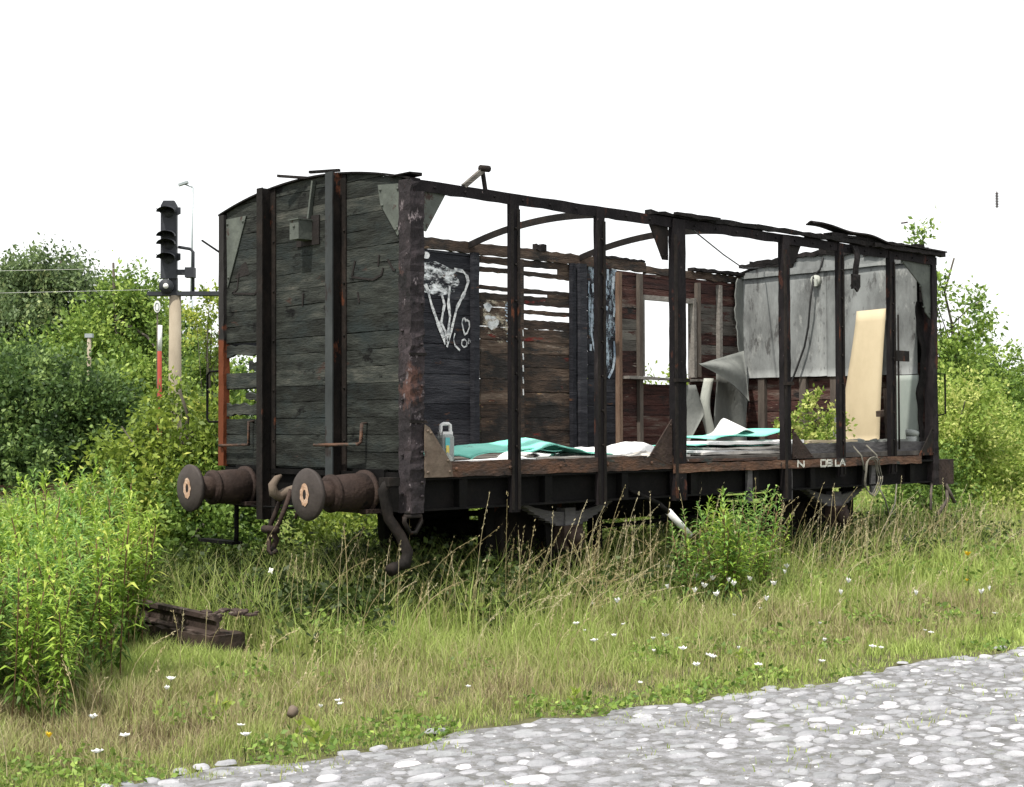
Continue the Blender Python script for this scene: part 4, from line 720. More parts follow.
# the sheet pile in the doorway
blk('board_sheet', 3.5, 5.1, .12, .75, FZ+.006, FZ+.03, 'grime', 'grimy board at the bottom of the pile in the doorway', 'board')
blk('board_sheet', 3.45, 4.9, .15, .8, FZ+.034, FZ+.052, 'paper', 'white board near the bottom of the doorway pile, under a grey one', 'board')
blk('board_sheet', 3.7, 5.0, .12, .7, FZ+.056, FZ+.072, 'grime', 'grey board in the middle of the doorway pile', 'board')
lay('plastic_sheet', crumpled(3.55, 5.05, .25, .85, FZ+.08, lambda u, v: .012+.01*math.sin(9*u+4*v)), 'turq', 'turquoise sheet sandwiched in the doorway pile, showing at its left end', 'plastic sheet')
blk('board_sheet', 3.75, 5.08, .14, .62, FZ+.102, FZ+.128, 'paper', 'large bright white board on the doorway pile below the turquoise cover', 'board')
lay('plastic_sheet', crumpled(3.95, 5.10, .35, 1.0, FZ+.135, lambda u, v: .01+.075*u+.02*math.sin(7*u+2*v)), 'turq', 'turquoise cover rising to the right on top of the doorway pile', 'plastic sheet')
lay('paper_sheet', lambda u, v: (4.42+.62*u+.1*v, .55+.35*v, FZ+.175+.16*math.exp(-((u-.45)/.22)**2)*(.3+.7*v)+.02*u), 'paper', 'folded white paper peaking on top of the doorway pile', 'paper', 16, 8)
# canister
cn_ = empty('canister', (.61, .32, FZ)); tag(cn_, 'tall grey plastic canister with white handle standing by the near corner post', 'canister')
mb = MB(); n = 20; vs = []
for (k, z_) in ((.92, 0), (1, .012), (1, .19), (.9, .205), (.80, .215)):
    for q in range(n): t = 2*PI*q/n; c_, s_ = math.cos(t), math.sin(t); su = (abs(c_)**4+abs(s_)**4)**-.25; vs.append((.062*k*c_*su, .05*k*s_*su, z_))
mb.add(vs, [(i*n+q, i*n+(q+1) % n, (i+1)*n+(q+1) % n, (i+1)*n+q) for i in range(4) for q in range(n)]+[tuple(range(n))[::-1], tuple(4*n+q for q in range(n))], rnd=.5); mb.build('body', 'plastic', cn_)
mb = MB(); mb.tube([(-.045, 0, .20), (-.05, 0, .235), (-.045, 0, .285), (-.02, 0, .295), (.03, 0, .295), (.047, 0, .285), (.05, 0, .235), (.046, 0, .20)], .014, 8); mb.box(-.05, .05, -.03, .03, .20, .235); mb.build('handle', 'white', cn_)
mb = MB(); mb.box(-.045, .0, -.053, -.0505, .11, .19, mi=1); mb.box(-.04, -.01, -.056, -.0535, .03, .13, mi=0); mb.build('label_patch', ['yellow', 'teal'], cn_)
mb = MB(); mb.sheet(rag(.50, .18, .06, .08, FZ+.003, .09, 2), 8, 6, .006); tag(mb.build('plastic_cup', 'pale'), 'small pale crumpled cup left of the grey canister', 'cup')
# leaning boards and right-hand clutter
mb = MB(); mb.sheet(lambda u, v: (6.93+.16*v-.02*math.sin(PI*v), .83-.37*u+.19*(1-u)*(1-v)**1.6, FZ+.04+1.49*v+.01*u), 8, 12, .006); tag(mb.build('leaning_board', 'beige'), 'tall beige hardboard sheet leaning on the far end wall', 'board')
mb = MB(); mb.sheet(lambda u, v: (5.25+.75*u, .35+.45*v, FZ+.02+.08*v+.01*math.sin(5*u)), 8, 5, .02); tag(mb.build('flat_tray', 'torn'), 'flat grey slab lying in front of the small green bush in the wagon', 'slab')
blk('wood_scrap', 5.15, 5.95, .10, .22, FZ+.1, FZ+.125, 'beige', 'yellowish board scrap lying along the grey side board', 'wood scrap')
mb = MB()
for k in range(26):
    x = 6.05+random.random()*.75; y = random.uniform(.08, .4); s = random.uniform(.015, .05); mb.obox((x, y, FZ+.09+s*.3), (s, random.uniform(-.02, .02), 0), (0, s*.7, random.uniform(-.01, .01)), (0, 0, s*.5))
tag(mb.build('plaster_rubble', 'torn'), 'broken pale plaster bits at the foot of the beige board', 'rubble', kind='stuff')
mb = MB(); mb.tube([(7.0, .36, FZ), (6.90, .38, FZ+.38)], .012, 8); mb.obox((6.88, .38, FZ+.40), (.09, 0, .01), (0, .03, 0), (-.002, 0, .03)); tag(mb.build('hammer', 'sleeper'), 'dark T headed tool standing against the greenish panel', 'tool')
mb = MB(); mb.beam((6.68, .20, FZ), (6.67, .22, FZ+.66), .035, .03); tag(mb.build('wooden_stake', 'sleeper'), 'short dark stake standing at the right edge of the beige board', 'stake')
mb = MB(); mb.tube([(6.98, .1, FZ), (6.98, .1, FZ+.15)], [.03, .06], 10); mb.tube([(6.98, .1, FZ+.15), (7.0, .1, FZ+.2)], [.06, .075], 10); tag(mb.build('funnel', 'plastic'), 'small grey funnel in the far right corner of the wagon', 'funnel')
mb = MB()
for k in range(3):
    a_, b_ = .12+.014*k, .17+.012*k; cx = 5.88+.01*k; mb.tube([(cx+a_*math.cos(t*PI/12), -.10-.008*k+.01*math.sin(t), .99+b_*math.sin(t*PI/12)) for t in range(25)], .006, 6)
mb.tube([(5.70, .0, 1.30), (5.72, -.09, 1.2), (5.76, -.1, 1.05)], .009, 6); mb.tube([(5.95, -.0, 1.30), (6.0, -.09, 1.2), (6.0, -.1, 1.02)], .009, 6); mb.tube([(6.0, -.11, .88), (6.1, -.12, .75), (6.2, -.1, .6)], .008, 6); mb.tube([(6.35, -.1, .9), (6.3, -.11, .7), (6.1, -.1, .45)], .007, 6)
tag(mb.build('rope_coil', 'rope'), 'coil of grey rope hanging below the wagon edge between the right posts', 'rope')

#TRACK
# ------------------------------------------------------------------ track bits
mb = MB()
def rail_prof(mb, a, b, sc=1.0):
    a, b = Vector(a), Vector(b); d = (b-a).normalized(); u = d.cross(Vector((0, 0, 1))).normalized(); z = Vector((0, 0, 1))
    P = [(-.062, 0), (.062, 0), (.062, .012), (.012, .028), (.012, .095), (.034, .108), (.034, .14), (-.034, .14), (-.034, .108), (-.012, .095), (-.012, .028), (-.062, .012)]
    mb.prism([a+u*x*sc+z*y*sc for x, y in P], b-a, rnd=.4)
for y in (.53, 1.97):
    mb = MB(); rail_prof(mb, (-.6, y, .0), (60, y, .0)); tag(mb.build('rail', 'rail'), 'rusty running rail under the %s wheels of the wagon' % ('near side' if y < 1 else 'far side'), 'rail')
mb = MB(); rail_prof(mb, (-1.38, 1.40, .125), (-1.42, .30, .115), .95); tag(mb.build('stop_rail', 'railold'), 'short rusty rail lying across the end of the track left of the wagon', 'rail')
mb = MB(); mb.board('y', .28, 1.5, .0, .115, -1.50, -1.22, j=.01, seg=.1); tag(mb.build('timber_sleeper', 'sleeper'), 'dark old sleeper carrying the short rusty rail', 'sleeper')
mb = MB()
for k in range(26):
    y = random.uniform(.2, .5); x = -1.33+random.uniform(-.12, .2); s = random.uniform(.012, .035); mb.obox((x, y, .245+random.uniform(-.01, .015)), (s*.8, s*.4*random.uniform(-1, 1), .003), (0, s*1.1, random.uniform(-.006, .006)), (0, 0, .006))
tag(mb.build('rust_flakes', 'railold'), 'loose rusty scraps and flakes heaped on the short rail', 'scrap', kind='stuff')
# distant siding on the left
dl = lambda px, dep: (CAM+((fw*1+rt*(px-512)/FPX)*dep))
A, B = dl(-260, 24), dl(130, 26); A[2] = B[2] = 0
for off in (0, 1.5):
    mb = MB(); o_ = np.array([fw[0]*off, fw[1]*off, 0]); rail_prof(mb, tuple(A+o_+[0, 0, .32]), tuple(B+o_+[0, 0, .32]), 1.2); tag(mb.build('rail', 'rail'), 'rusty rail of the siding on the left, %s' % ('nearer one' if off == 0 else 'farther one'), 'rail')
mb = MB(); dv = Vector(B-A).normalized(); f2 = Vector((fw[0], fw[1], 0)).normalized()
c = Vector(A+B)/2+f2*.75; half = Vector(B-A)/2
mb.prism([c-half-f2*2.0, c-half+f2*2.0, c-half+f2*1.3+Vector((0, 0, .31)), c-half-f2*1.3+Vector((0, 0, .31))], half*2); tag(mb.build('ballast', 'sleeper'), kind='structure')

#VEGETATION
# ------------------------------------------------------------------ trees and bushes
def clump_crown(blobs, nleaf, ls, rng, clump=.35, per=60, droop=0.0, tone=.5, spread=.27, sh=.55):
    """blobs: (cx,cy,cz,rx,ry,rz). Leaves come in sprays; sprays fill the blobs mostly near their surface."""
    vol = np.array([b[3]*b[4]*b[5] for b in blobs])**.7; vol /= vol.sum(); Vs, Rs, cl = [], [], []
    for b, w_ in zip(blobs, vol):
        nc = max(4, int(nleaf*w_/per)); d = unit(rng.normal(size=(nc, 3))); rr = rng.uniform(.25, 1.0, nc)**.55*(1+.22*rng.normal(size=nc)*.6)
        C = np.array(b[:3])+d*rr[:, None]*np.array(b[3:6]); C = C[C[:, 2] > .05]; nc = len(C); tn = rng.normal(tone, .23, nc)
        out = unit((C-np.array(b[:3]))/np.array(b[3:6])); out[:, 2] += .25-droop; out = unit(out)
        t = rng.uniform(-.6, 1, (nc, per)); sp = clump*rng.uniform(.6, 1.4, (nc, 1))
        P = C[:, None]+out[:, None]*(t*sp)[..., None]*1.0+rng.normal(size=(nc, per, 3))*(sp*spread)[..., None]
        P[..., 2] -= droop*np.abs(t)*sp*1.2
        D = unit((out[:, None]*.7+rng.normal(size=(nc, per, 3))*.65+np.array([0, 0, -.15-droop])).reshape(-1, 3)); P = P.reshape(-1, 3)
        s_ = ls*rng.uniform(.6, 1.35, len(P)); Vs.append(leaves_arr(P, D, s_, s_*sh, rng)); Rs.append(np.clip(np.repeat(tn, per)+rng.normal(0, .12, len(P)), 0, 1))
    return np.concatenate(Vs), np.concatenate(Rs)
def tree(name, base, h, blobs, nleaf, ls, m, label, cat, clump=.4, seed=1, droop=0, trunk_r=.14, limbs=9, tone=.5, rz=0, spread=.27, sh=.55, per=60):
    rng = np.random.default_rng(seed); rs = random.Random(seed); o = empty(name, base, rz)
    mb = MB(); k = 8; pts = [(.12*rs.uniform(-1, 1)*i/k, .12*rs.uniform(-1, 1)*i/k, h*i/k-.05) for i in range(k+1)]; mb.tube(pts, [trunk_r*(1-.85*i/k)+.01 for i in range(k+1)], 8)
    for i in range(limbs):
        b = blobs[i % len(blobs)]; s0 = pts[rs.randint(1, k-2)]; e = Vector(b[:3])+Vector((rs.uniform(-.6, .6)*b[3], rs.uniform(-.6, .6)*b[4], rs.uniform(-.3, .8)*b[5])); s0 = Vector(s0)
        if e.z < s0.z*.5: continue
        mid = s0.lerp(e, .5)+Vector((rs.uniform(-.1, .1), rs.uniform(-.1, .1), .12*h*rs.uniform(0, 1)*.5)); mb.tube([s0, mid, e], [trunk_r*.45, trunk_r*.25, .008], 6)
    mb.build('trunk', 'bark', o); V, r = clump_crown(blobs, nleaf, ls, rng, clump, per=per, droop=droop, tone=tone, spread=spread, sh=sh); leaf_obj('crown', V, r, m, o)
    return tag(o, label, cat)
def at(px, dep, z=0): p = CAM+(fw+rt*(px-512)/FPX)*dep; return (float(p[0]), float(p[1]), z)
def rb(blobs): return blobs
# far left: grey-green birch, top y235
def scat(n, w, d, z0, z1, r0, r1, seed, shape=lambda t: 1.0):
    rs = random.Random(seed); B = []
    for i in range(n):
        t = rs.random(); zz = z0+(z1-z0)*t; k = shape(t); r = rs.uniform(r0, r1)*(.55+.45*k); a = rs.uniform(0, 6.28); q = math.sqrt(rs.random())*k
        B.append((w*q*math.cos(a), d*q*math.sin(a), zz, r, r, r*rs.uniform(.7, 1.1)))
    return B
bir = lambda t: (1-t)**.6*.9+.1
tree('birch_tree', at(58, 40), 6.2, scat(44, 2.7, 2.2, 1.2, 6.0, .55, 1.1, 11, lambda t: (1-t)**.33*.9+.12), 90000, .13, 'leaf_birch', 'tall grey green birch with a pointed crown, leftmost of the big trees', 'tree', clump=.55, seed=11, droop=.5, tone=.5)
tree('birch_tree', at(6, 43), 5.3, scat(14, 1.3, 1.3, 1.0, 4.9, .5, .9, 17, bir), 26000, .13, 'leaf_birch', 'grey green birch cut off by the left picture edge, behind the pointed birch', 'tree', clump=.5, seed=17, droop=.5, tone=.45)
tree('broadleaf_tree', at(118, 38), 5.9, scat(26, 2.0, 1.8, .9, 5.2, .6, 1.1, 12, lambda t: (1-t*t)**.5), 65000, .13, 'leaf_mid', 'light green broadleaf tree sloping down between the birch and the signal', 'tree', clump=.5, seed=12, tone=.66)
tree('broadleaf_tree', at(160, 46), 5, scat(17, 2.0, 1.8, .9, 4.9, .6, 1.1, 13, lambda t: (1-t*t)**.5), 30000, .14, 'leaf_mid', 'green tree directly behind the white and red marker post', 'tree', clump=.5, seed=13, tone=.42)
tree('broadleaf_tree', at(207, 44), 3.8, scat(11, 1.2, 1.2, .8, 3.4, .5, .9, 14, lambda t: (1-t*t)**.5), 24000, .13, 'leaf_mid', 'green tree behind the grey street lamp pole and the left corner of the wagon', 'tree', clump=.5, seed=14, tone=.5)
tree('slender_tree', at(209, 36), 4.5, scat(7, .35, .35, 2.6, 4.7, .18, .35, 19), 1200, .11, 'leaf_bright', 'slender sparse young tree just left of the wagon corner post', 'tree', clump=.3, seed=19, trunk_r=.03, tone=.6)
tree('dense_bush', at(18, 27), 2.6, scat(26, 1.9, 1.4, .4, 2.5, .55, .95, 15, lambda t: (1-t*t*.8)**.5), 70000, .10, 'leaf_dark', 'big dense dark green bush at the left edge in front of the birch', 'bush', clump=.32, seed=15, tone=.62, trunk_r=.1)
tree('dense_bush', at(88, 27.5), 2.0, scat(14, .85, .9, .4, 2.0, .4, .7, 16, lambda t: (1-t*t*.8)**.5), 34000, .10, 'leaf_dark', 'lower dark green bush right of the big dense one, behind the goldenrod', 'bush', clump=.32, seed=16, tone=.66, trunk_r=.08)
# bush at the near-left corner of the wagon
tree('shrub', (.45, 3.95, 0), 1.9, [(.0, .05, 1.35, .32, .32, .42), (-.36, .36, 1.3, .22, .22, .36), (.25, -.2, 1.5, .25, .25, .35), (-.15, -.05, .9, .42, .4, .4), (.4, .1, .8, .4, .4, .5), (-.1, -.3, .6, .4, .35, .4), (-.42, .4, .95, .25, .25, .35), (.12, .3, 1.7, .15, .15, .2)], 15000, .06, 'leaf_bright', 'yellow green shrub growing against the left corner of the wagon', 'shrub', clump=.17, seed=21, tone=.52, trunk_r=.03, limbs=14, per=40, spread=.35)
tree('shrub', (.7, 3.6, 0), 1.2, [(.0, 0, .75, .55, .5, .5), (-.35, -.35, .5, .45, .4, .4), (.4, .2, .9, .5, .5, .5)], 14000, .06, 'leaf_mid', 'darker green shrub under the left buffer behind the end of the wagon', 'shrub', clump=.16, seed=22, tone=.45, trunk_r=.02, per=40, spread=.35)
for i, (x, y, hh, lab) in enumerate(((2.6, 3.7, .95, 'green undergrowth shrub behind the left wheels of the wagon'), (4.8, 3.8, 1.0, 'green undergrowth shrub behind the middle of the wagon'), (6.9, 3.9, 1.0, 'green undergrowth shrub behind the right wheels of the wagon'))):
    tree('shrub', (x, y, 0), hh*.8, scat(8, .9, .5, .15, hh*.75, .3, .45, 60+i), 9000, .06, 'leaf_bright', lab, 'shrub', clump=.16, seed=60+i, tone=.4, trunk_r=.015, per=40, spread=.35)
# right side: tall airy sapling, bright thicket, darker tree
tree('sapling', at(952, 23), 4.2, [(.0, 0, 2.0, .5, .5, .5), (-.15, .1, 2.6, .35, .3, .35), (.2, -.2, 3.0, .3, .3, .3), (.35, -.35, 3.35, .22, .22, .25), (-.35, .2, 3.5, .28, .25, .4), (-.4, .3, 4.3, .1, .1, .35), (-.35, .25, 2.9, .25, .3, .3), (.1, 0, 2.3, .5, .4, .4)], 6500, .085, 'leaf_mid', 'tall airy sapling with sparse leaves rising behind the right end of the wagon', 'tree', clump=.22, seed=31, tone=.62, trunk_r=.03, per=30, spread=.33)
def thick(px, dep, w_, h_, seed, m, label, n=30000, ls=.075, tone=.6, nb=16, cat='bush', clump=.22):
    tree('bright_bush', at(px, dep), h_*.8, scat(nb, w_, w_*.8, .15, h_*.86, h_*.16+.1, h_*.2+.22, seed, lambda t: (1-t*t*.7)**.5), n, ls, m, label, cat, clump=clump, seed=seed, tone=tone, trunk_r=.05, per=45, spread=.33)
thick(960, 19.5, .75, 2.0, 32, 'leaf_yellow', 'bright green bush touching the right end of the wagon', 26000, .06, .72)
thick(1000, 21, .9, 1.8, 33, 'leaf_yellow', 'bright yellow green bush at the right picture edge, in front of the taller thicket', 30000, .06, .72)
thick(1040, 20, .9, 1.35, 34, 'leaf_yellow', 'low bright bush cut by the right picture edge', 24000, .06, .72)
thick(975, 27, 1.1, 3.0, 35, 'leaf_mid', 'taller mid green bush behind the bright bushes right of the wagon', 34000, .09, .7)
thick(1005, 30, 1.0, 2.5, 36, 'leaf_mid', 'rounded mid green bush behind the bright thicket at the right', 26000, .09, .55)
thick(1024, 34, .7, 3.0, 37, 'leaf_dark', 'dark green bush at the right picture edge behind the bright ones', 18000, .10, .45)
thick(930, 18.5, .7, 1.05, 38, 'leaf_mid', 'low green bush behind the right corner of the wagon', 14000, .06, .5)
# small bush sprouting inside the wagon
tree('small_bush', (6.12, .75, FZ), .42, [(.0, 0, .28, .17, .15, .15), (-.3, .05, .20, .16, .12, .12), (.3, -.05, .22, .16, .12, .12), (.02, 0, .50, .10, .08, .14), (.35, 0, .36, .08, .08, .10), (-.34, 0, .34, .07, .07, .09), (-.1, 0, .12, .25, .15, .1), (.1, 0, .12, .25, .15, .1)], 2600, .05, 'leaf_yellow', 'small yellow green bush growing up through the wagon floor', 'bush', clump=.07, seed=41, tone=.78, trunk_r=.012, per=20, spread=.4)
# hedge line far behind, seen through the window and between the boards
for i, (px, dep, wd, hh) in enumerate(((640, 60, 4, 3.2), (700, 62, 4, 3.2), (560, 58, 4, 2.6), (480, 60, 4, 3.0), (400, 60, 4, 3.0), (310, 60, 5, 3.0))):
    lab = ['far yellow green bush seen through the wagon window', 'far bush behind the right half of the wagon', 'far bush behind the middle of the wagon', 'far bush behind the board door of the wagon', 'far bush behind the near corner post', 'far bush behind the near end wall'][i]
    tree('far_bush', at(px, dep), hh*.7, scat(14, wd*.55, 1.5, .4, hh*.78, .7, 1.0, 70+i), 9000, .2, 'leaf_bright', lab, 'bush', clump=.6, seed=70+i, tone=.5, trunk_r=.1)
tree('far_bush', at(190, 60), 3, scat(16, 4.5, 1.5, .4, 3.2, .8, 1.2, 80), 14000, .2, 'leaf_mid', 'far low wood line behind the signal post', 'bush', clump=.6, seed=80, tone=.45, trunk_r=.1)

# ------------------------------------------------------------------ goldenrod
def goldenrod(seed, h, m, nleaf=58):
    rs = np.random.default_rng(seed); V_, r_, mb = [], [], MB()
    ns = 3
    for s in range(ns):
        b = rs.uniform(-.09, .09, 2); top = b+rs.uniform(-.16, .16, 2); hh = h*rs.uniform(.78, 1.05); n = nleaf
        t = np.linspace(.16, 1, n)+rs.normal(0, .006, n); t = np.clip(t, .1, 1); P = np.stack([b[0]+(top[0]-b[0])*t**1.6, b[1]+(top[1]-b[1])*t**1.6, hh*t], 1)
        a = np.arange(n)*2.4+rs.normal(0, .3, n); el = rs.normal(.55, .22, n)+.4*(t > .85); el[t < .3] -= .9
        D = np.stack([np.cos(a)*np.cos(el), np.sin(a)*np.cos(el), np.sin(el)], 1); ln = np.interp(t, [.1, .35, .8, 1], [.10, .15, .14, .06])*rs.uniform(.5, 1.3, n)
        # two rhombi per leaf: inner rising, outer drooping
        S = unit(np.cross(D, [0, 0, 1.])); wd = .027*np.interp(t, [0, .5, 1], [1, 1, .7]); mid = P+D*ln[:, None]*.55; D2 = unit(D+np.array([0, 0, -.75])); tip = mid+D2*ln[:, None]*.5
        W_ = wd[:, None]*S*.5
        A = np.stack([P, mid+W_, mid+D2*ln[:, None]*.08, mid-W_], 1).reshape(-1, 3); B = np.stack([mid+W_, tip, mid-W_, mid+D2*ln[:, None]*.0], 1).reshape(-1, 3)
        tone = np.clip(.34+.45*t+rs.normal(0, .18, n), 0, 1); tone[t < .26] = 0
        V_ += [A, B]; r_ += [tone, tone]
        mb.tube([tuple(p) for p in [(b[0], b[1], -.02)]+[tuple(P[i]) for i in range(0, n, 12)]], .0045, 5)
    V = np.concatenate(V_); r = np.concatenate(r_)
    o = cat_mesh('goldenrod_plant', [lf_part(V, r, 0), mb_part(mb, 1)], [m, 'brownstem']); return o
protos = [goldenrod(100+i, 1.0, 'golden' if i % 3 else 'golden_blue') for i in range(6)]
for p_ in protos: COL.objects.unlink(p_)
first = {}
def plant_gr(x, y, s, group, label, k):
    src = protos[k % 6]; o = src.copy(); COL.objects.link(o); o.location = (x, y, -.01); o.scale = (s*random.uniform(.85, 1.1),)*2+(s,); o.rotation_euler = (random.gauss(0, .11), random.gauss(0, .11), random.uniform(0, 6.28)); tag(o, label, 'plant', group)
GL = 'leafy green goldenrod plant in the dense stand at the left of the wagon'; GR = 'leafy goldenrod plant in the clump before the doorway of the wagon'
rs = random.Random(5); k = 0
while k < 105:
    px, dep = rs.uniform(-70, 160), rs.uniform(8.0, 12.6)
    if px > 150-(dep-8)*5 and rs.random() < .8: continue
    x, y, _ = at(px, dep)
    if px > 120 and dep < 8.8: continue
    top_ = (1.12 if rs.random() < .25 else .96) if px > 25 else .9
    plant_gr(x, y, top_*rs.uniform(.82, 1.08), 'goldenrod plants left of the wagon', GL, k); k += 1
for i in range(34):
    x, y, _ = at(rs.uniform(-70, 95-10*(i % 4)), rs.uniform(7.3, 8.6)); plant_gr(x, y, rs.uniform(.55, 1.0), 'goldenrod plants left of the wagon', GL, k); k += 1
for (px, dep, s) in ((52, 12.2, 1.3), (66, 12.4, 1.25), (95, 12.5, 1.15), (82, 12.0, 1.22), (40, 14, .6), (110, 13.2, 1.05), (10, 13.4, .6), (128, 12.8, 1.0)):
    x, y, _ = at(px, dep); plant_gr(x, y, s, 'goldenrod plants left of the wagon', GL, k); k += 1
for i in range(19):
    px, dep = rs.uniform(678, 782), rs.uniform(11.4, 12.7); x, y, _ = at(px, dep); plant_gr(x, y, rs.choice((rs.uniform(.35, .7), rs.uniform(.7, 1.02))), 'goldenrod plants in front of the wagon doorway', GR, k); k += 1

#GRASS
# ------------------------------------------------------------------ grass
def blades(P, h, lean, w_, rnd, rng, name, m, label=None):
    n = len(P); a = rng.uniform(0, 2*PI, n); S = np.stack([np.cos(a), np.sin(a), 0*a], 1)*w_[:, None]/2; b = rng.uniform(0, 2*PI, n); Ld = np.stack([np.cos(b), np.sin(b), 0*b], 1)*(lean*h)[:, None]
    U = np.array([0, 0, 1.])*h[:, None]
    V = np.stack([P-S, P+S, P+U*.55+Ld*.3+S*.7, P+U*.55+Ld*.3-S*.7, P+U*(1-.25*lean[:, None])+Ld], 1).reshape(-1, 3)
    base = np.arange(n)*5; loops = np.stack([base, base+1, base+2, base+3, base+3, base+2, base+4], 1).reshape(-1); sizes = np.tile([4, 3], n)
    o = npmesh(name, V, sizes, loops, np.repeat(rnd, 2), [m]); return o
rng = np.random.default_rng(3)
def sample(n, d0, d1, p=1.6, marg=1.2):
    u = rng.random(n); e = 2-p; dep = (d0**e+(d1**e-d0**e)*u)**(1/e) if abs(e) > 1e-6 else d0*(d1/d0)**u
    lat = (rng.uniform(-1, 1, n))*(dep*.372+marg); X = CAM[0]+fw[0]*dep+rt[0]*lat; Y = CAM[1]+fw[1]*dep+rt[1]*lat
    return X, Y, dep
X, Y, dep = sample(430000, 4.6, 40, 2.2)
e = road_edge(X); dd = Y-e
tuft = vnoise(X, Y, .22, 51); keep = (dd > .0) | ((dd > -.45) & (tuft > .40-dd*1.1) & (rng.random(len(X)) < .85)); X, Y, dep, dd = X[keep], Y[keep], dep[keep], dd[keep]
inw = (X > -.2) & (X < 7.5) & (Y > .25) & (Y < 2.4); keep = ~inw | (rng.random(len(X)) < .35); X, Y, dep, dd, inw = X[keep], Y[keep], dep[keep], dd[keep], inw[keep]
ht = (.35+1.3*vnoise(X, Y, .14, 44)**1.3)*np.interp(dd, [0, .3, 1.2, 2.3, 3.0, 4], [.035, .09, .15, .21, .30, .32])*(.55+.9*vnoise(X, Y, .5, 1))*rng.uniform(.55, 1.3, len(X))
ht = np.where(dep > 15, ht*.8+.1, ht)
dry = vnoise(X, Y, 1.1, 7)*.6+vnoise(X, Y, .35, 8)*.4          # patches of dry and green turf
bias = np.interp(X, [-4, -2, 1, 5, 12], [.02, .06, .12, .20, .16])+np.interp(dd, [0, .25, .6, 1.3, 2.4, 3.2], [.34, .20, .02, .05, .18, .18])
ht = np.where((X < -1.2) & (X > -2.7) & (Y > -1.0) & (Y < 1.4), np.minimum(ht, np.where(X < -1.6, .15, .06)), ht)
tone = .33+.8*(dry-.5)+bias+rng.normal(0, .2, len(X))+.22*(vnoise(X, Y, .09, 41)-.5)
blades(np.stack([X, Y, np.full(len(X), -.015)], 1), ht, rng.uniform(.1, .75, len(X)), .0042*(dep/6)**.9*rng.uniform(.6, 1.4, len(X)), np.clip(tone, 0, 1), rng, 'grass', 'grass')
tag(bpy.data.objects['grass'], 'rough green and straw coloured verge grass between the road and the wagon', 'grass', kind='stuff')
# low broadleaf weeds
X, Y, dep = sample(110000, 5, 26, 1.8); dd = Y-road_edge(X); nz = vnoise(X, Y, .4, 12); keep = (dd > -.12) & ~((X < -1.1) & (X > -2.6) & (Y > -.8) & (Y < 1.5)) & (nz > .55-.10*np.clip((dd-1.8), 0, 1)) & ((Y > -1.0) | (nz > .66) | (dd < .22)); X, Y, dep, dd = X[keep], Y[keep], dep[keep], dd[keep]
P = np.stack([X, Y, np.interp(dd, [0, 1, 2.5, 4], [.03, .06, .17, .28])*rng.uniform(.1, 1.3, len(X))], 1); D = unit(rng.normal(size=P.shape)*[1, 1, .5]+[0, 0, .3])
s_ = np.interp(dep, [5, 12, 26], [.026, .045, .09])*rng.uniform(.6, 1.4, len(X)); o = leaf_obj('weeds', leaves_arr(P, D, s_, s_*.6, rng), np.clip(rng.normal(.62, .2, len(X)), 0, 1), 'leaf_mid'); tag(o, 'low broad leaved weeds scattered through the verge grass', 'weeds', kind='stuff')
# undergrowth round and under the wagon
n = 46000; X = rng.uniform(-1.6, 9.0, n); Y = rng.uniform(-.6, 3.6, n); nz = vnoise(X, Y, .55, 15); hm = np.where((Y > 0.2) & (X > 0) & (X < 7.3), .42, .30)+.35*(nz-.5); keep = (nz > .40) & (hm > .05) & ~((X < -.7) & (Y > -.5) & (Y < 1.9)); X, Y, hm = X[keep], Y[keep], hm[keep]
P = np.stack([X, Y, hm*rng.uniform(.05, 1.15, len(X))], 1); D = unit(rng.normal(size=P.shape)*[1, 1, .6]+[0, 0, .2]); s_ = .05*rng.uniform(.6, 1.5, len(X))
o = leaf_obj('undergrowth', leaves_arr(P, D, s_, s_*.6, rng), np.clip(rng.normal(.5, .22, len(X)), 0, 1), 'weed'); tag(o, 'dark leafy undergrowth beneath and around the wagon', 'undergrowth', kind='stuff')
# rank growth before the wagon's end, leaf colour darkened to stand for shade
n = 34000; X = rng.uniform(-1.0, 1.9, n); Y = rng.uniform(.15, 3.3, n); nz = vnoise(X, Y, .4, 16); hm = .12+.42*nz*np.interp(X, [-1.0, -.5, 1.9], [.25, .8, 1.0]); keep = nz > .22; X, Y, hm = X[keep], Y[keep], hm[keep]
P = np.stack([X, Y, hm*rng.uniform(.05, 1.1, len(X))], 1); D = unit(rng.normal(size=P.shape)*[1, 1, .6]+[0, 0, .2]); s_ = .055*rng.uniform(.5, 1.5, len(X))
o = leaf_obj('undergrowth', leaves_arr(P, D, s_, s_*.5, rng), np.clip(rng.normal(.38, .22, len(X)), 0, 1), 'weed'); tag(o, 'rank weeds under the buffers and coupling of the wagon, coloured dark for shade', 'undergrowth', kind='stuff')
# long green blades near the wagon
n = 26000; X = rng.uniform(-2.5, 10.5, n); Y = rng.uniform(-1.1, 3.2, n); nz = vnoise(X, Y, .6, 21); keep = (rng.random(n) < nz*1.1) & ~((X < -.75) & (X > -1.6) & (Y > -.2) & (Y < 1.75) & (rng.random(n) < .9)) & ~((X < -1.3) & (Y > -.7)& (Y < 1.5)); X, Y = X[keep], Y[keep]
h = np.interp(Y, [-1.1, -.4, .3, 3], [.24, .48, .62, .5])*rng.uniform(.5, 1.25, len(X)); h[(X < .0) & (Y < .3)] *= .7
o = blades(np.stack([X, Y, X*0-.01], 1), h, rng.uniform(.2, .7, len(X)), .0085*rng.uniform(.6, 1.3, len(X)), np.clip(rng.normal(.62, .2, len(X)), 0, 1), rng, 'long_grass', 'grass'); tag(o, 'long grass blades along the foot of the wagon', 'grass', kind='stuff')
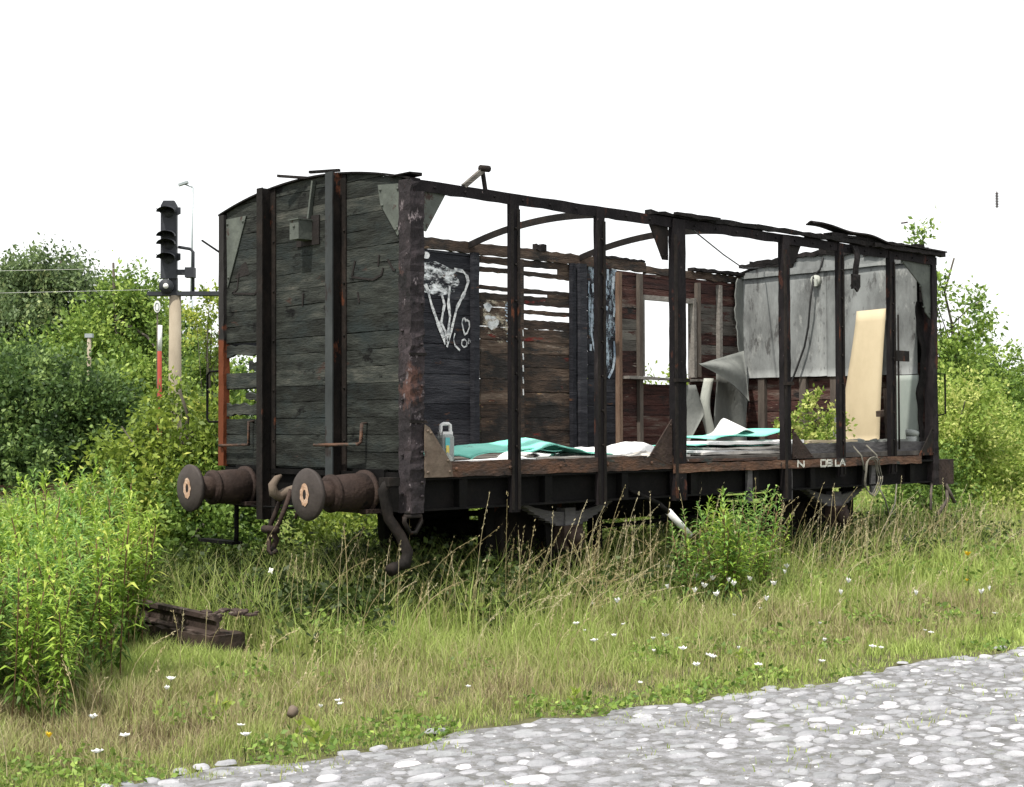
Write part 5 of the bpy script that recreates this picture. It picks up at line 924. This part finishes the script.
# dry bent stalks with seed heads
rs = random.Random(8); Vv, Rr = [], []; mb = MB()
def stalk(x, y, h, lean, az, rw=.0028):
    pts = []; n = 7
    for i in range(n+1):
        t = i/n; pts.append((x+math.cos(az)*lean*h*t**2.2, y+math.sin(az)*lean*h*t**2.2, h*(t-.30*lean*t**3)))
    tn = rs.random(); mb.tube(pts, [rw*(1-.5*i/n) for i in range(n+1)], 4, cap=False, rnd=tn)
    a, b = np.array(pts[-3]), np.array(pts[-1]); k = 16
    t = np.random.default_rng(rs.randint(0, 9999)); u = t.uniform(0, 1.15, k)[:, None]; P = a+(b-a)*u+t.normal(0, .004, (k, 3)); D = unit((b-a)[None]+t.normal(0, .035, (k, 3))); Vv.append(leaves_arr(P, D, .020, .005, t)); Rr.append(np.full(k, min(1, tn+.2)))
zones = [(.2, 3.4, -.6, .1, 95, .9), (3.4, 7.6, -.6, .1, 110, .85), (-1, .4, -.5, .8, 30, .85), (-.9, .9, -.9, .2, 30, .62), (.8, 2.2, -.9, -.1, 55, .62), (2.2, 3.9, -.8, -.1, 25, .72), (3.9, 6.6, -1.0, -.2, 60, .60), (6.6, 9.5, -1.3, .5, 200, .62), (9.5, 13, -1.5, 1.5, 130, .6), (-2.5, 12, -2.3, -.9, 110, .33), (-4, -1.5, -2.2, .5, 45, .4)]
for (x0, x1, y0, y1, n, h) in zones:
    for i in range(n): stalk(rs.uniform(x0, x1), rs.uniform(y0, y1), h*rs.uniform(.55, 1.2), rs.choice((rs.uniform(.0, .3), rs.uniform(.1, .8))), rs.gauss(-.6, 1.1), .0025)
for i in range(34): x = rs.gauss(1.1, .4); stalk(x, rs.uniform(-1.0, -.5), rs.uniform(.3, .6), rs.uniform(.5, 1.05), rs.gauss(-.4, .8), .0026)
o = cat_mesh('dry_stalks', [lf_part(np.concatenate(Vv), np.concatenate(Rr), 0), mb_part(mb, 0)], ['straw']); tag(o, 'pale dry grass stalks with seed heads bending before the wagon', 'dry grass', kind='stuff')
# moss / tiny grass in the road joints
X, Y, dep = sample(45000, 4, 14, 1.6); dd = Y-road_edge(X); nz = vnoise(X, Y, .28, 31); keep = (dd < -.03) & (nz > .66) & (rng.random(len(X)) < np.interp(-dd, [0, .4, 3], [1, .35, .25])); X, Y = X[keep], Y[keep]
o = blades(np.stack([X, Y, X*0+.008], 1), rng.uniform(.015, .045, len(X)), rng.uniform(.3, 1, len(X)), np.full(len(X), .006), np.clip(rng.normal(.6, .2, len(X)), 0, 1), rng, 'joint_grass', 'grass'); tag(o, 'tiny grass tufts between the road setts', 'grass', kind='stuff')

# ------------------------------------------------------------------ flowers
def flower(name, m, r, petals):
    mb = MB(); mb.tube([(0, 0, 0), (.006, 0, .55), (0, .005, .97)], [.0022, .002, .0018], 4, mi=1)
    rs = random.Random(3)
    for q in range(petals):
        a = 2*PI*q/petals; c_, s_ = math.cos(a), math.sin(a); w_ = r*.42
        for (r0, r1, dz) in ((0, r, .0),): mb.add([(c_*r0, s_*r0, .90), (c_*r1*.6-s_*w_, s_*r1*.6+c_*w_, .98+rs.uniform(-.03, .03)), (c_*r1, s_*r1, 1.0+rs.uniform(-.05, .05)), (c_*r1*.6+s_*w_, s_*r1*.6-c_*w_, .98+rs.uniform(-.03, .03))], [(0, 1, 2, 3)], mi=0)
    mb.tube([(0, 0, .975), (0, 0, .99)], [r*.3, r*.22], 8, mi=0)
    o = mb.build(name, [m, 'stem']); return o
fw_ = flower('white_flower', 'petal', .024, 7); fy_ = flower('yellow_flower', 'ypetal', .026, 8)
COL.objects.unlink(fw_); COL.objects.unlink(fy_)
WL = [(169, 678), (168, 687), (91, 716), (126, 735), (109, 755), (8, 664), (14, 664), (240, 725), (263, 739), (321, 706), (338, 700), (342, 703), (467, 686), (578, 606), (594, 603), (603, 607), (616, 600), (578, 623), (585, 630), (596, 640), (625, 624), (615, 635), (655, 638), (653, 650), (665, 635), (682, 648), (698, 664), (709, 655), (712, 656), (737, 647), (745, 620), (758, 664), (760, 608), (713, 577), (702, 585), (732, 583), (728, 579), (747, 567), (786, 566), (783, 571), (774, 583), (734, 615), (844, 580), (843, 592), (916, 592), (979, 591), (990, 588), (994, 613), (924, 630), (930, 632), (819, 623), (825, 639), (876, 668), (880, 647), (902, 650), (640, 682), (661, 566), (671, 586), (720, 593), (768, 598), (692, 590), (700, 575), (752, 578)]
for i, (px, py) in enumerate(WL):
    d = fw*FPX+rt*(px-512)-up*(py-393.5); hz = (.08+.10*random.random()) if py > 600 else .3; t = (hz-CAM[2])/d[2]; p = CAM+d*t
    p[1] = max(p[1], float(road_edge(np.array([p[0]]))[0])+.06)
    o = fw_.copy(); COL.objects.link(o); s = random.uniform(.55, 1.25); o.location = (p[0], p[1], 0); o.scale = (s, s, hz*1.03); o.rotation_euler = (random.uniform(-.1, .1), random.uniform(-.1, .1), random.uniform(0, 6))
    tag(o, 'small white flower head standing in the verge grass', 'flower', 'white flowers in the verge')
for i, (px, py, lab) in enumerate(((706, 543, 'yellow flower at the left foot of the goldenrod clump before the doorway'), (968, 552, 'yellow orange flower in the dry grass right of the wagon'), (692, 586, 'small yellow flower among the white ones below the goldenrod clump'), (49, 733, 'tiny yellow flower in the grass at the lower left'), (967, 579, 'small yellow flower low in the grass at the right'))):
    d = fw*FPX+rt*(px-512)-up*(py-393.5); hz = .35 if py < 560 else .2; t = (hz-CAM[2])/d[2]; p = CAM+d*t
    o = fy_.copy(); COL.objects.link(o); s = 1.3 if i < 2 else .6; o.location = (p[0], p[1], 0); o.scale = (s, s, hz); tag(o, lab, 'flower')
def leafy(px, py, n, s, label, m='leaf_bright'):
    d = fw*FPX+rt*(px-512)-up*(py-393.5); t = (.0-CAM[2])/d[2]; p = CAM+d*t; r = np.random.default_rng(px)
    a = np.arange(n)*2.4; el = r.uniform(.3, 1.1, n); D = np.stack([np.cos(a)*np.cos(el), np.sin(a)*np.cos(el), np.sin(el)], 1); C = np.stack([r.normal(0, .01, n), r.normal(0, .01, n), r.uniform(.01, .10, n)], 1)*s*4
    o = leaf_obj('leafy_weed', leaves_arr(C, D, .30*s*r.uniform(.6, 1.1, n), .10*s, r), np.clip(r.normal(.7, .15, n), 0, 1), m); o.location = (p[0], p[1], 0); tag(o, label, 'weed')
leafy(220, 728, 14, .28, 'bright green leafy weed in the dry grass at the lower left'); leafy(318, 752, 12, .3, 'bright green weed at the road edge, lower left'); leafy(740, 665, 12, .2, 'small bright weed in the grass right of the middle'); leafy(1000, 603, 12, .2, 'small bright weed near the right picture edge'); leafy(575, 705, 14, .2, 'low bright weed at the road edge in the middle'); leafy(300, 740, 9, .2, 'small low weed beside the road edge at the left')
mb = MB(); mb.sheet(lambda u, v: (.0+.03*u, .0+.04*v, .012*math.sin(4*u+3*v)+.01), 5, 5, .003); o = mb.build('paper_scrap', 'paper'); o.location = (-.55, 1.0, .42); o.rotation_euler = (1.1, .3, -.6); tag(o, 'small white scrap caught in the weeds under the coupling', 'paper scrap')
mb = MB(); mb.tube([(0, 0, 0), (.03, .01, .02), (.05, .02, .015)], [.02, .03, .015], 8); o = mb.build('brick_chip', 'tanplate'); x, y, _ = at(320, 6.9); o.location = (-2.45, -2.0, .06); tag(o, 'small reddish stone in the grass at the lower left', 'stone')

#SIGNALS
# ------------------------------------------------------------------ railway signal, lamp, posts, wires
def hbox(mb, cx, cy, w_, d_, z0, z1, **k): mb.box(cx-w_/2, cx+w_/2, cy-d_/2, cy+d_/2, z0, z1, **k)
az = math.atan2(fw[1], fw[0])-PI/2     # local +x = picture right
sg = empty('railway_signal', at(175, 32), az); tag(sg, 'tall railway colour light signal on a beige concrete post', 'signal')
S = 32/FPX; zp = lambda y: 1.55+(425-y)*S; xp = lambda x: (x-175)*S
mb = MB(); mb.tube([(0, 0, -.1), (0, 0, zp(296))], [.16, .13], 16); mb.build('post', 'concrete', sg)
mb = MB(); x0, x1 = xp(161.5), xp(177.5); mb.prism([(x0, -.12, zp(279)), (x1, -.12, zp(279)), (x1, -.12, zp(206)), (x1-.06, -.12, zp(201)), (x0+.06, -.12, zp(201)), (x0, -.12, zp(206))], (0, .12, 0)); mb.box(xp(169), xp(177), -.05, .08, zp(296), zp(278)); hd = mb.build('signal_head', 'sigblack', sg)
for yy in (212, 236, 244, 258): 
    cz = zp(yy); mb = MB(); xc = (x0+x1)/2
    n = 14; vs = []
    for k in range(n+1):
        a = PI*k/n; 
        vs += [(xc+.165*math.cos(a), -.12, cz+.13*math.sin(a)-.02), (xc+.185*math.cos(a)*1.1, -.42, cz+.11*math.sin(a)-.05)]
    mb.add(vs, [(2*i, 2*i+1, 2*i+3, 2*i+2) for i in range(n)], rnd=.5); mb.add([(v[0], v[1]-.0, v[2]+.012) for v in vs], [(2*i, 2*i+2, 2*i+3, 2*i+1) for i in range(n)], rnd=.5)
    mb.tube([(xc, -.121, cz-.03), (xc, -.14, cz-.03)], .11, 14); mb.build('lamp_hood', 'sigblack', hd)
    if yy in (212, 258):
        mb = MB(); mb.prism([(x1, -.10, cz+.10), (x1+.10, -.2, cz+.08), (x1+.10, -.2, cz-.06), (x1, -.10, cz-.08)], (0, .05, 0)); mb.prism([(x0, -.10, cz+.04), (x0-.10, -.2, cz+.07), (x0, -.10, cz-.04)], (0, .05, 0)); mb.build('lamp_hood', 'sigblack', hd)
mb = MB(); mb.tube([(xp(168), -.15, zp(287)), (xp(168), -.22, zp(287))], .16, 14, mi=0); mb.tube([(xp(168), -.22, zp(287)), (xp(168), -.23, zp(287))], .06, 12, mi=1); mb.build('marker_lamp', ['sigblack', 'white'], sg)
mb = MB(); mb.box(xp(148), xp(226), -.12, .12, zp(296), zp(292)); mb.build('platform', 'sigblack', sg)
mb = MB(); mb.tube([(xp(193), 0, zp(292)), (xp(193), 0, zp(252)), (xp(190), 0, zp(249)), (xp(178), 0, zp(247))], .035, 8); mb.box(xp(176), xp(194), -.1, .06, zp(275), zp(270)); mb.box(xp(186), xp(195), -.15, .08, zp(278), zp(268)); mb.build('cable_bracket', 'sigblack', sg)
def pole(name, px, dep, label, cat): o = empty(name, at(px, dep), az); return tag(o, label, cat)
dep = 46; s = dep/FPX; X_ = lambda x, c: (x-c)*s; Z_ = lambda y: 1.56+(425-y)*s
sl_ = pole('street_lamp', 191, dep, 'thin grey street lamp with a short bent arm behind the signal', 'street lamp')
mb = MB(); mb.tube([(0, 0, -.1), (0, 0, Z_(300))], .075, 10); mb.tube([(0, 0, Z_(300)), (.05, 0, Z_(187))], [.035, .028], 8); mb.tube([(.05, 0, Z_(187)), (-.02, 0, Z_(186)), (X_(184, 191), 0, Z_(183.5))], .025, 8); mb.build('pole', 'galv', sl_)
mb = MB(); mb.obox((X_(183, 191), 0, Z_(183)), (.15, 0, .05), (0, .08, 0), (-.01, 0, .035)); mb.build('lamp_head', 'galv', sl_)
dep = 30; s = dep/FPX; mp_ = pole('marker_post', 160, dep, 'marker post painted white above and red below', 'marker post')
mb = MB(); mb.tube([(0, 0, -.1), (-.01, 0, Z_(352))], .045, 10, mi=1); mb.tube([(-.01, 0, Z_(352)), (.0, 0, Z_(326))], .045, 10, mi=0); mb.build('post', ['whitepaint', 'redpaint'], mp_)
dep = 36; s = dep/FPX; sp_ = pole('round_sign', 157, dep, 'small pale oval sign plate left of the signal post', 'sign')
mb = MB(); mb.tube([(0, .03, 0), (0, .03, Z_(300))], .02, 6); mb.build('post', 'bark', sp_)
mb = MB(); vs = [(.085*math.cos(t*PI/10), -.02, Z_(307)+.15*math.sin(t*PI/10)) for t in range(20)]; mb.prism(vs, (0, .02, 0)); mb.build('plate', 'whitepaint', sp_)
mb = MB(); mb.tube([(.048*math.cos(t*PI/8), -.024, Z_(307)+.10*math.sin(t*PI/8)) for t in range(17)], .012, 6, cap=False); mb.build('ring_mark', 'galv', sp_)
dep = 34; s = dep/FPX; pp = pole('short_post', 89, dep, 'short grey post with a white cap among the left trees', 'post'); mb = MB(); mb.tube([(0, 0, 0), (0, 0, Z_(338))], .05, 8); mb.build('post', 'concrete', pp); mb = MB(); mb.box(-.09, .09, -.06, .06, Z_(338), Z_(334)); mb.build('cap', 'galv', pp)
dep = 32.0
# overhead wires of the line, and two hanging insulators
def wire(name, a, b, r, label):
    mb = MB(); a, b = Vector(a), Vector(b); mb.tube([a.lerp(b, t/12)+Vector((0, 0, -.25*math.sin(PI*t/12))) for t in range(13)], r, 5, cap=False); tag(mb.build(name, 'wire'), label, 'wire')
for i, (y, d_) in enumerate(((268, 36), (290, 34))):
    a = at(-700, d_+8); b = at(150, d_); s = d_/FPX; wire('overhead_wire', (a[0], a[1], 1.56+(425-y+14)*s*1.2), (b[0], b[1], 1.56+(425-y)*s), .003, 'thin pale overhead wire crossing before the birch, %s' % ('upper one' if i == 0 else 'lower one'))
for (px, y, d_, tilt, lab, hh) in ((999, 200, 40, 0, 'dark upright insulator hanging in the sky at the far right', 1), (906, 223, 44, 1, 'small dark insulator lying level on the sky above the right end of the wagon', 0)):
    s = d_/FPX; b = at(px, d_); z_ = 1.5+(425-y)*s; o = empty('insulator', (b[0], b[1], z_), az); tag(o, lab, 'insulator'); mb = MB()
    if hh:
        for k in range(9): mb.tube([(0, 0, -.19+k*.045), (0, 0, -.17+k*.045)], [.06, .03], 10)
        mb.tube([(0, 0, -.23), (0, 0, .23)], .02, 8)
    else:
        mb.tube([(-.10, 0, -.01), (.10, 0, .02)], .025, 8)
    mb.build('body', 'insul', o); mb = MB()
    if hh: mb.tube([(0, 0, .2), (-.1, 0, 9)], .0018, 5); mb.tube([(0, 0, -.22), (.02, 0, -.6), (3, 0, -.9), (14, 0, -1)], .0015, 5)
    else: mb.tube([(-.1, 0, -.01), (-8, 3, 8)], .0015, 5); mb.tube([(.1, 0, .02), (14, 0, 1.5)], .0015, 5)
    mb.build('hanger_wire', 'wire', o)
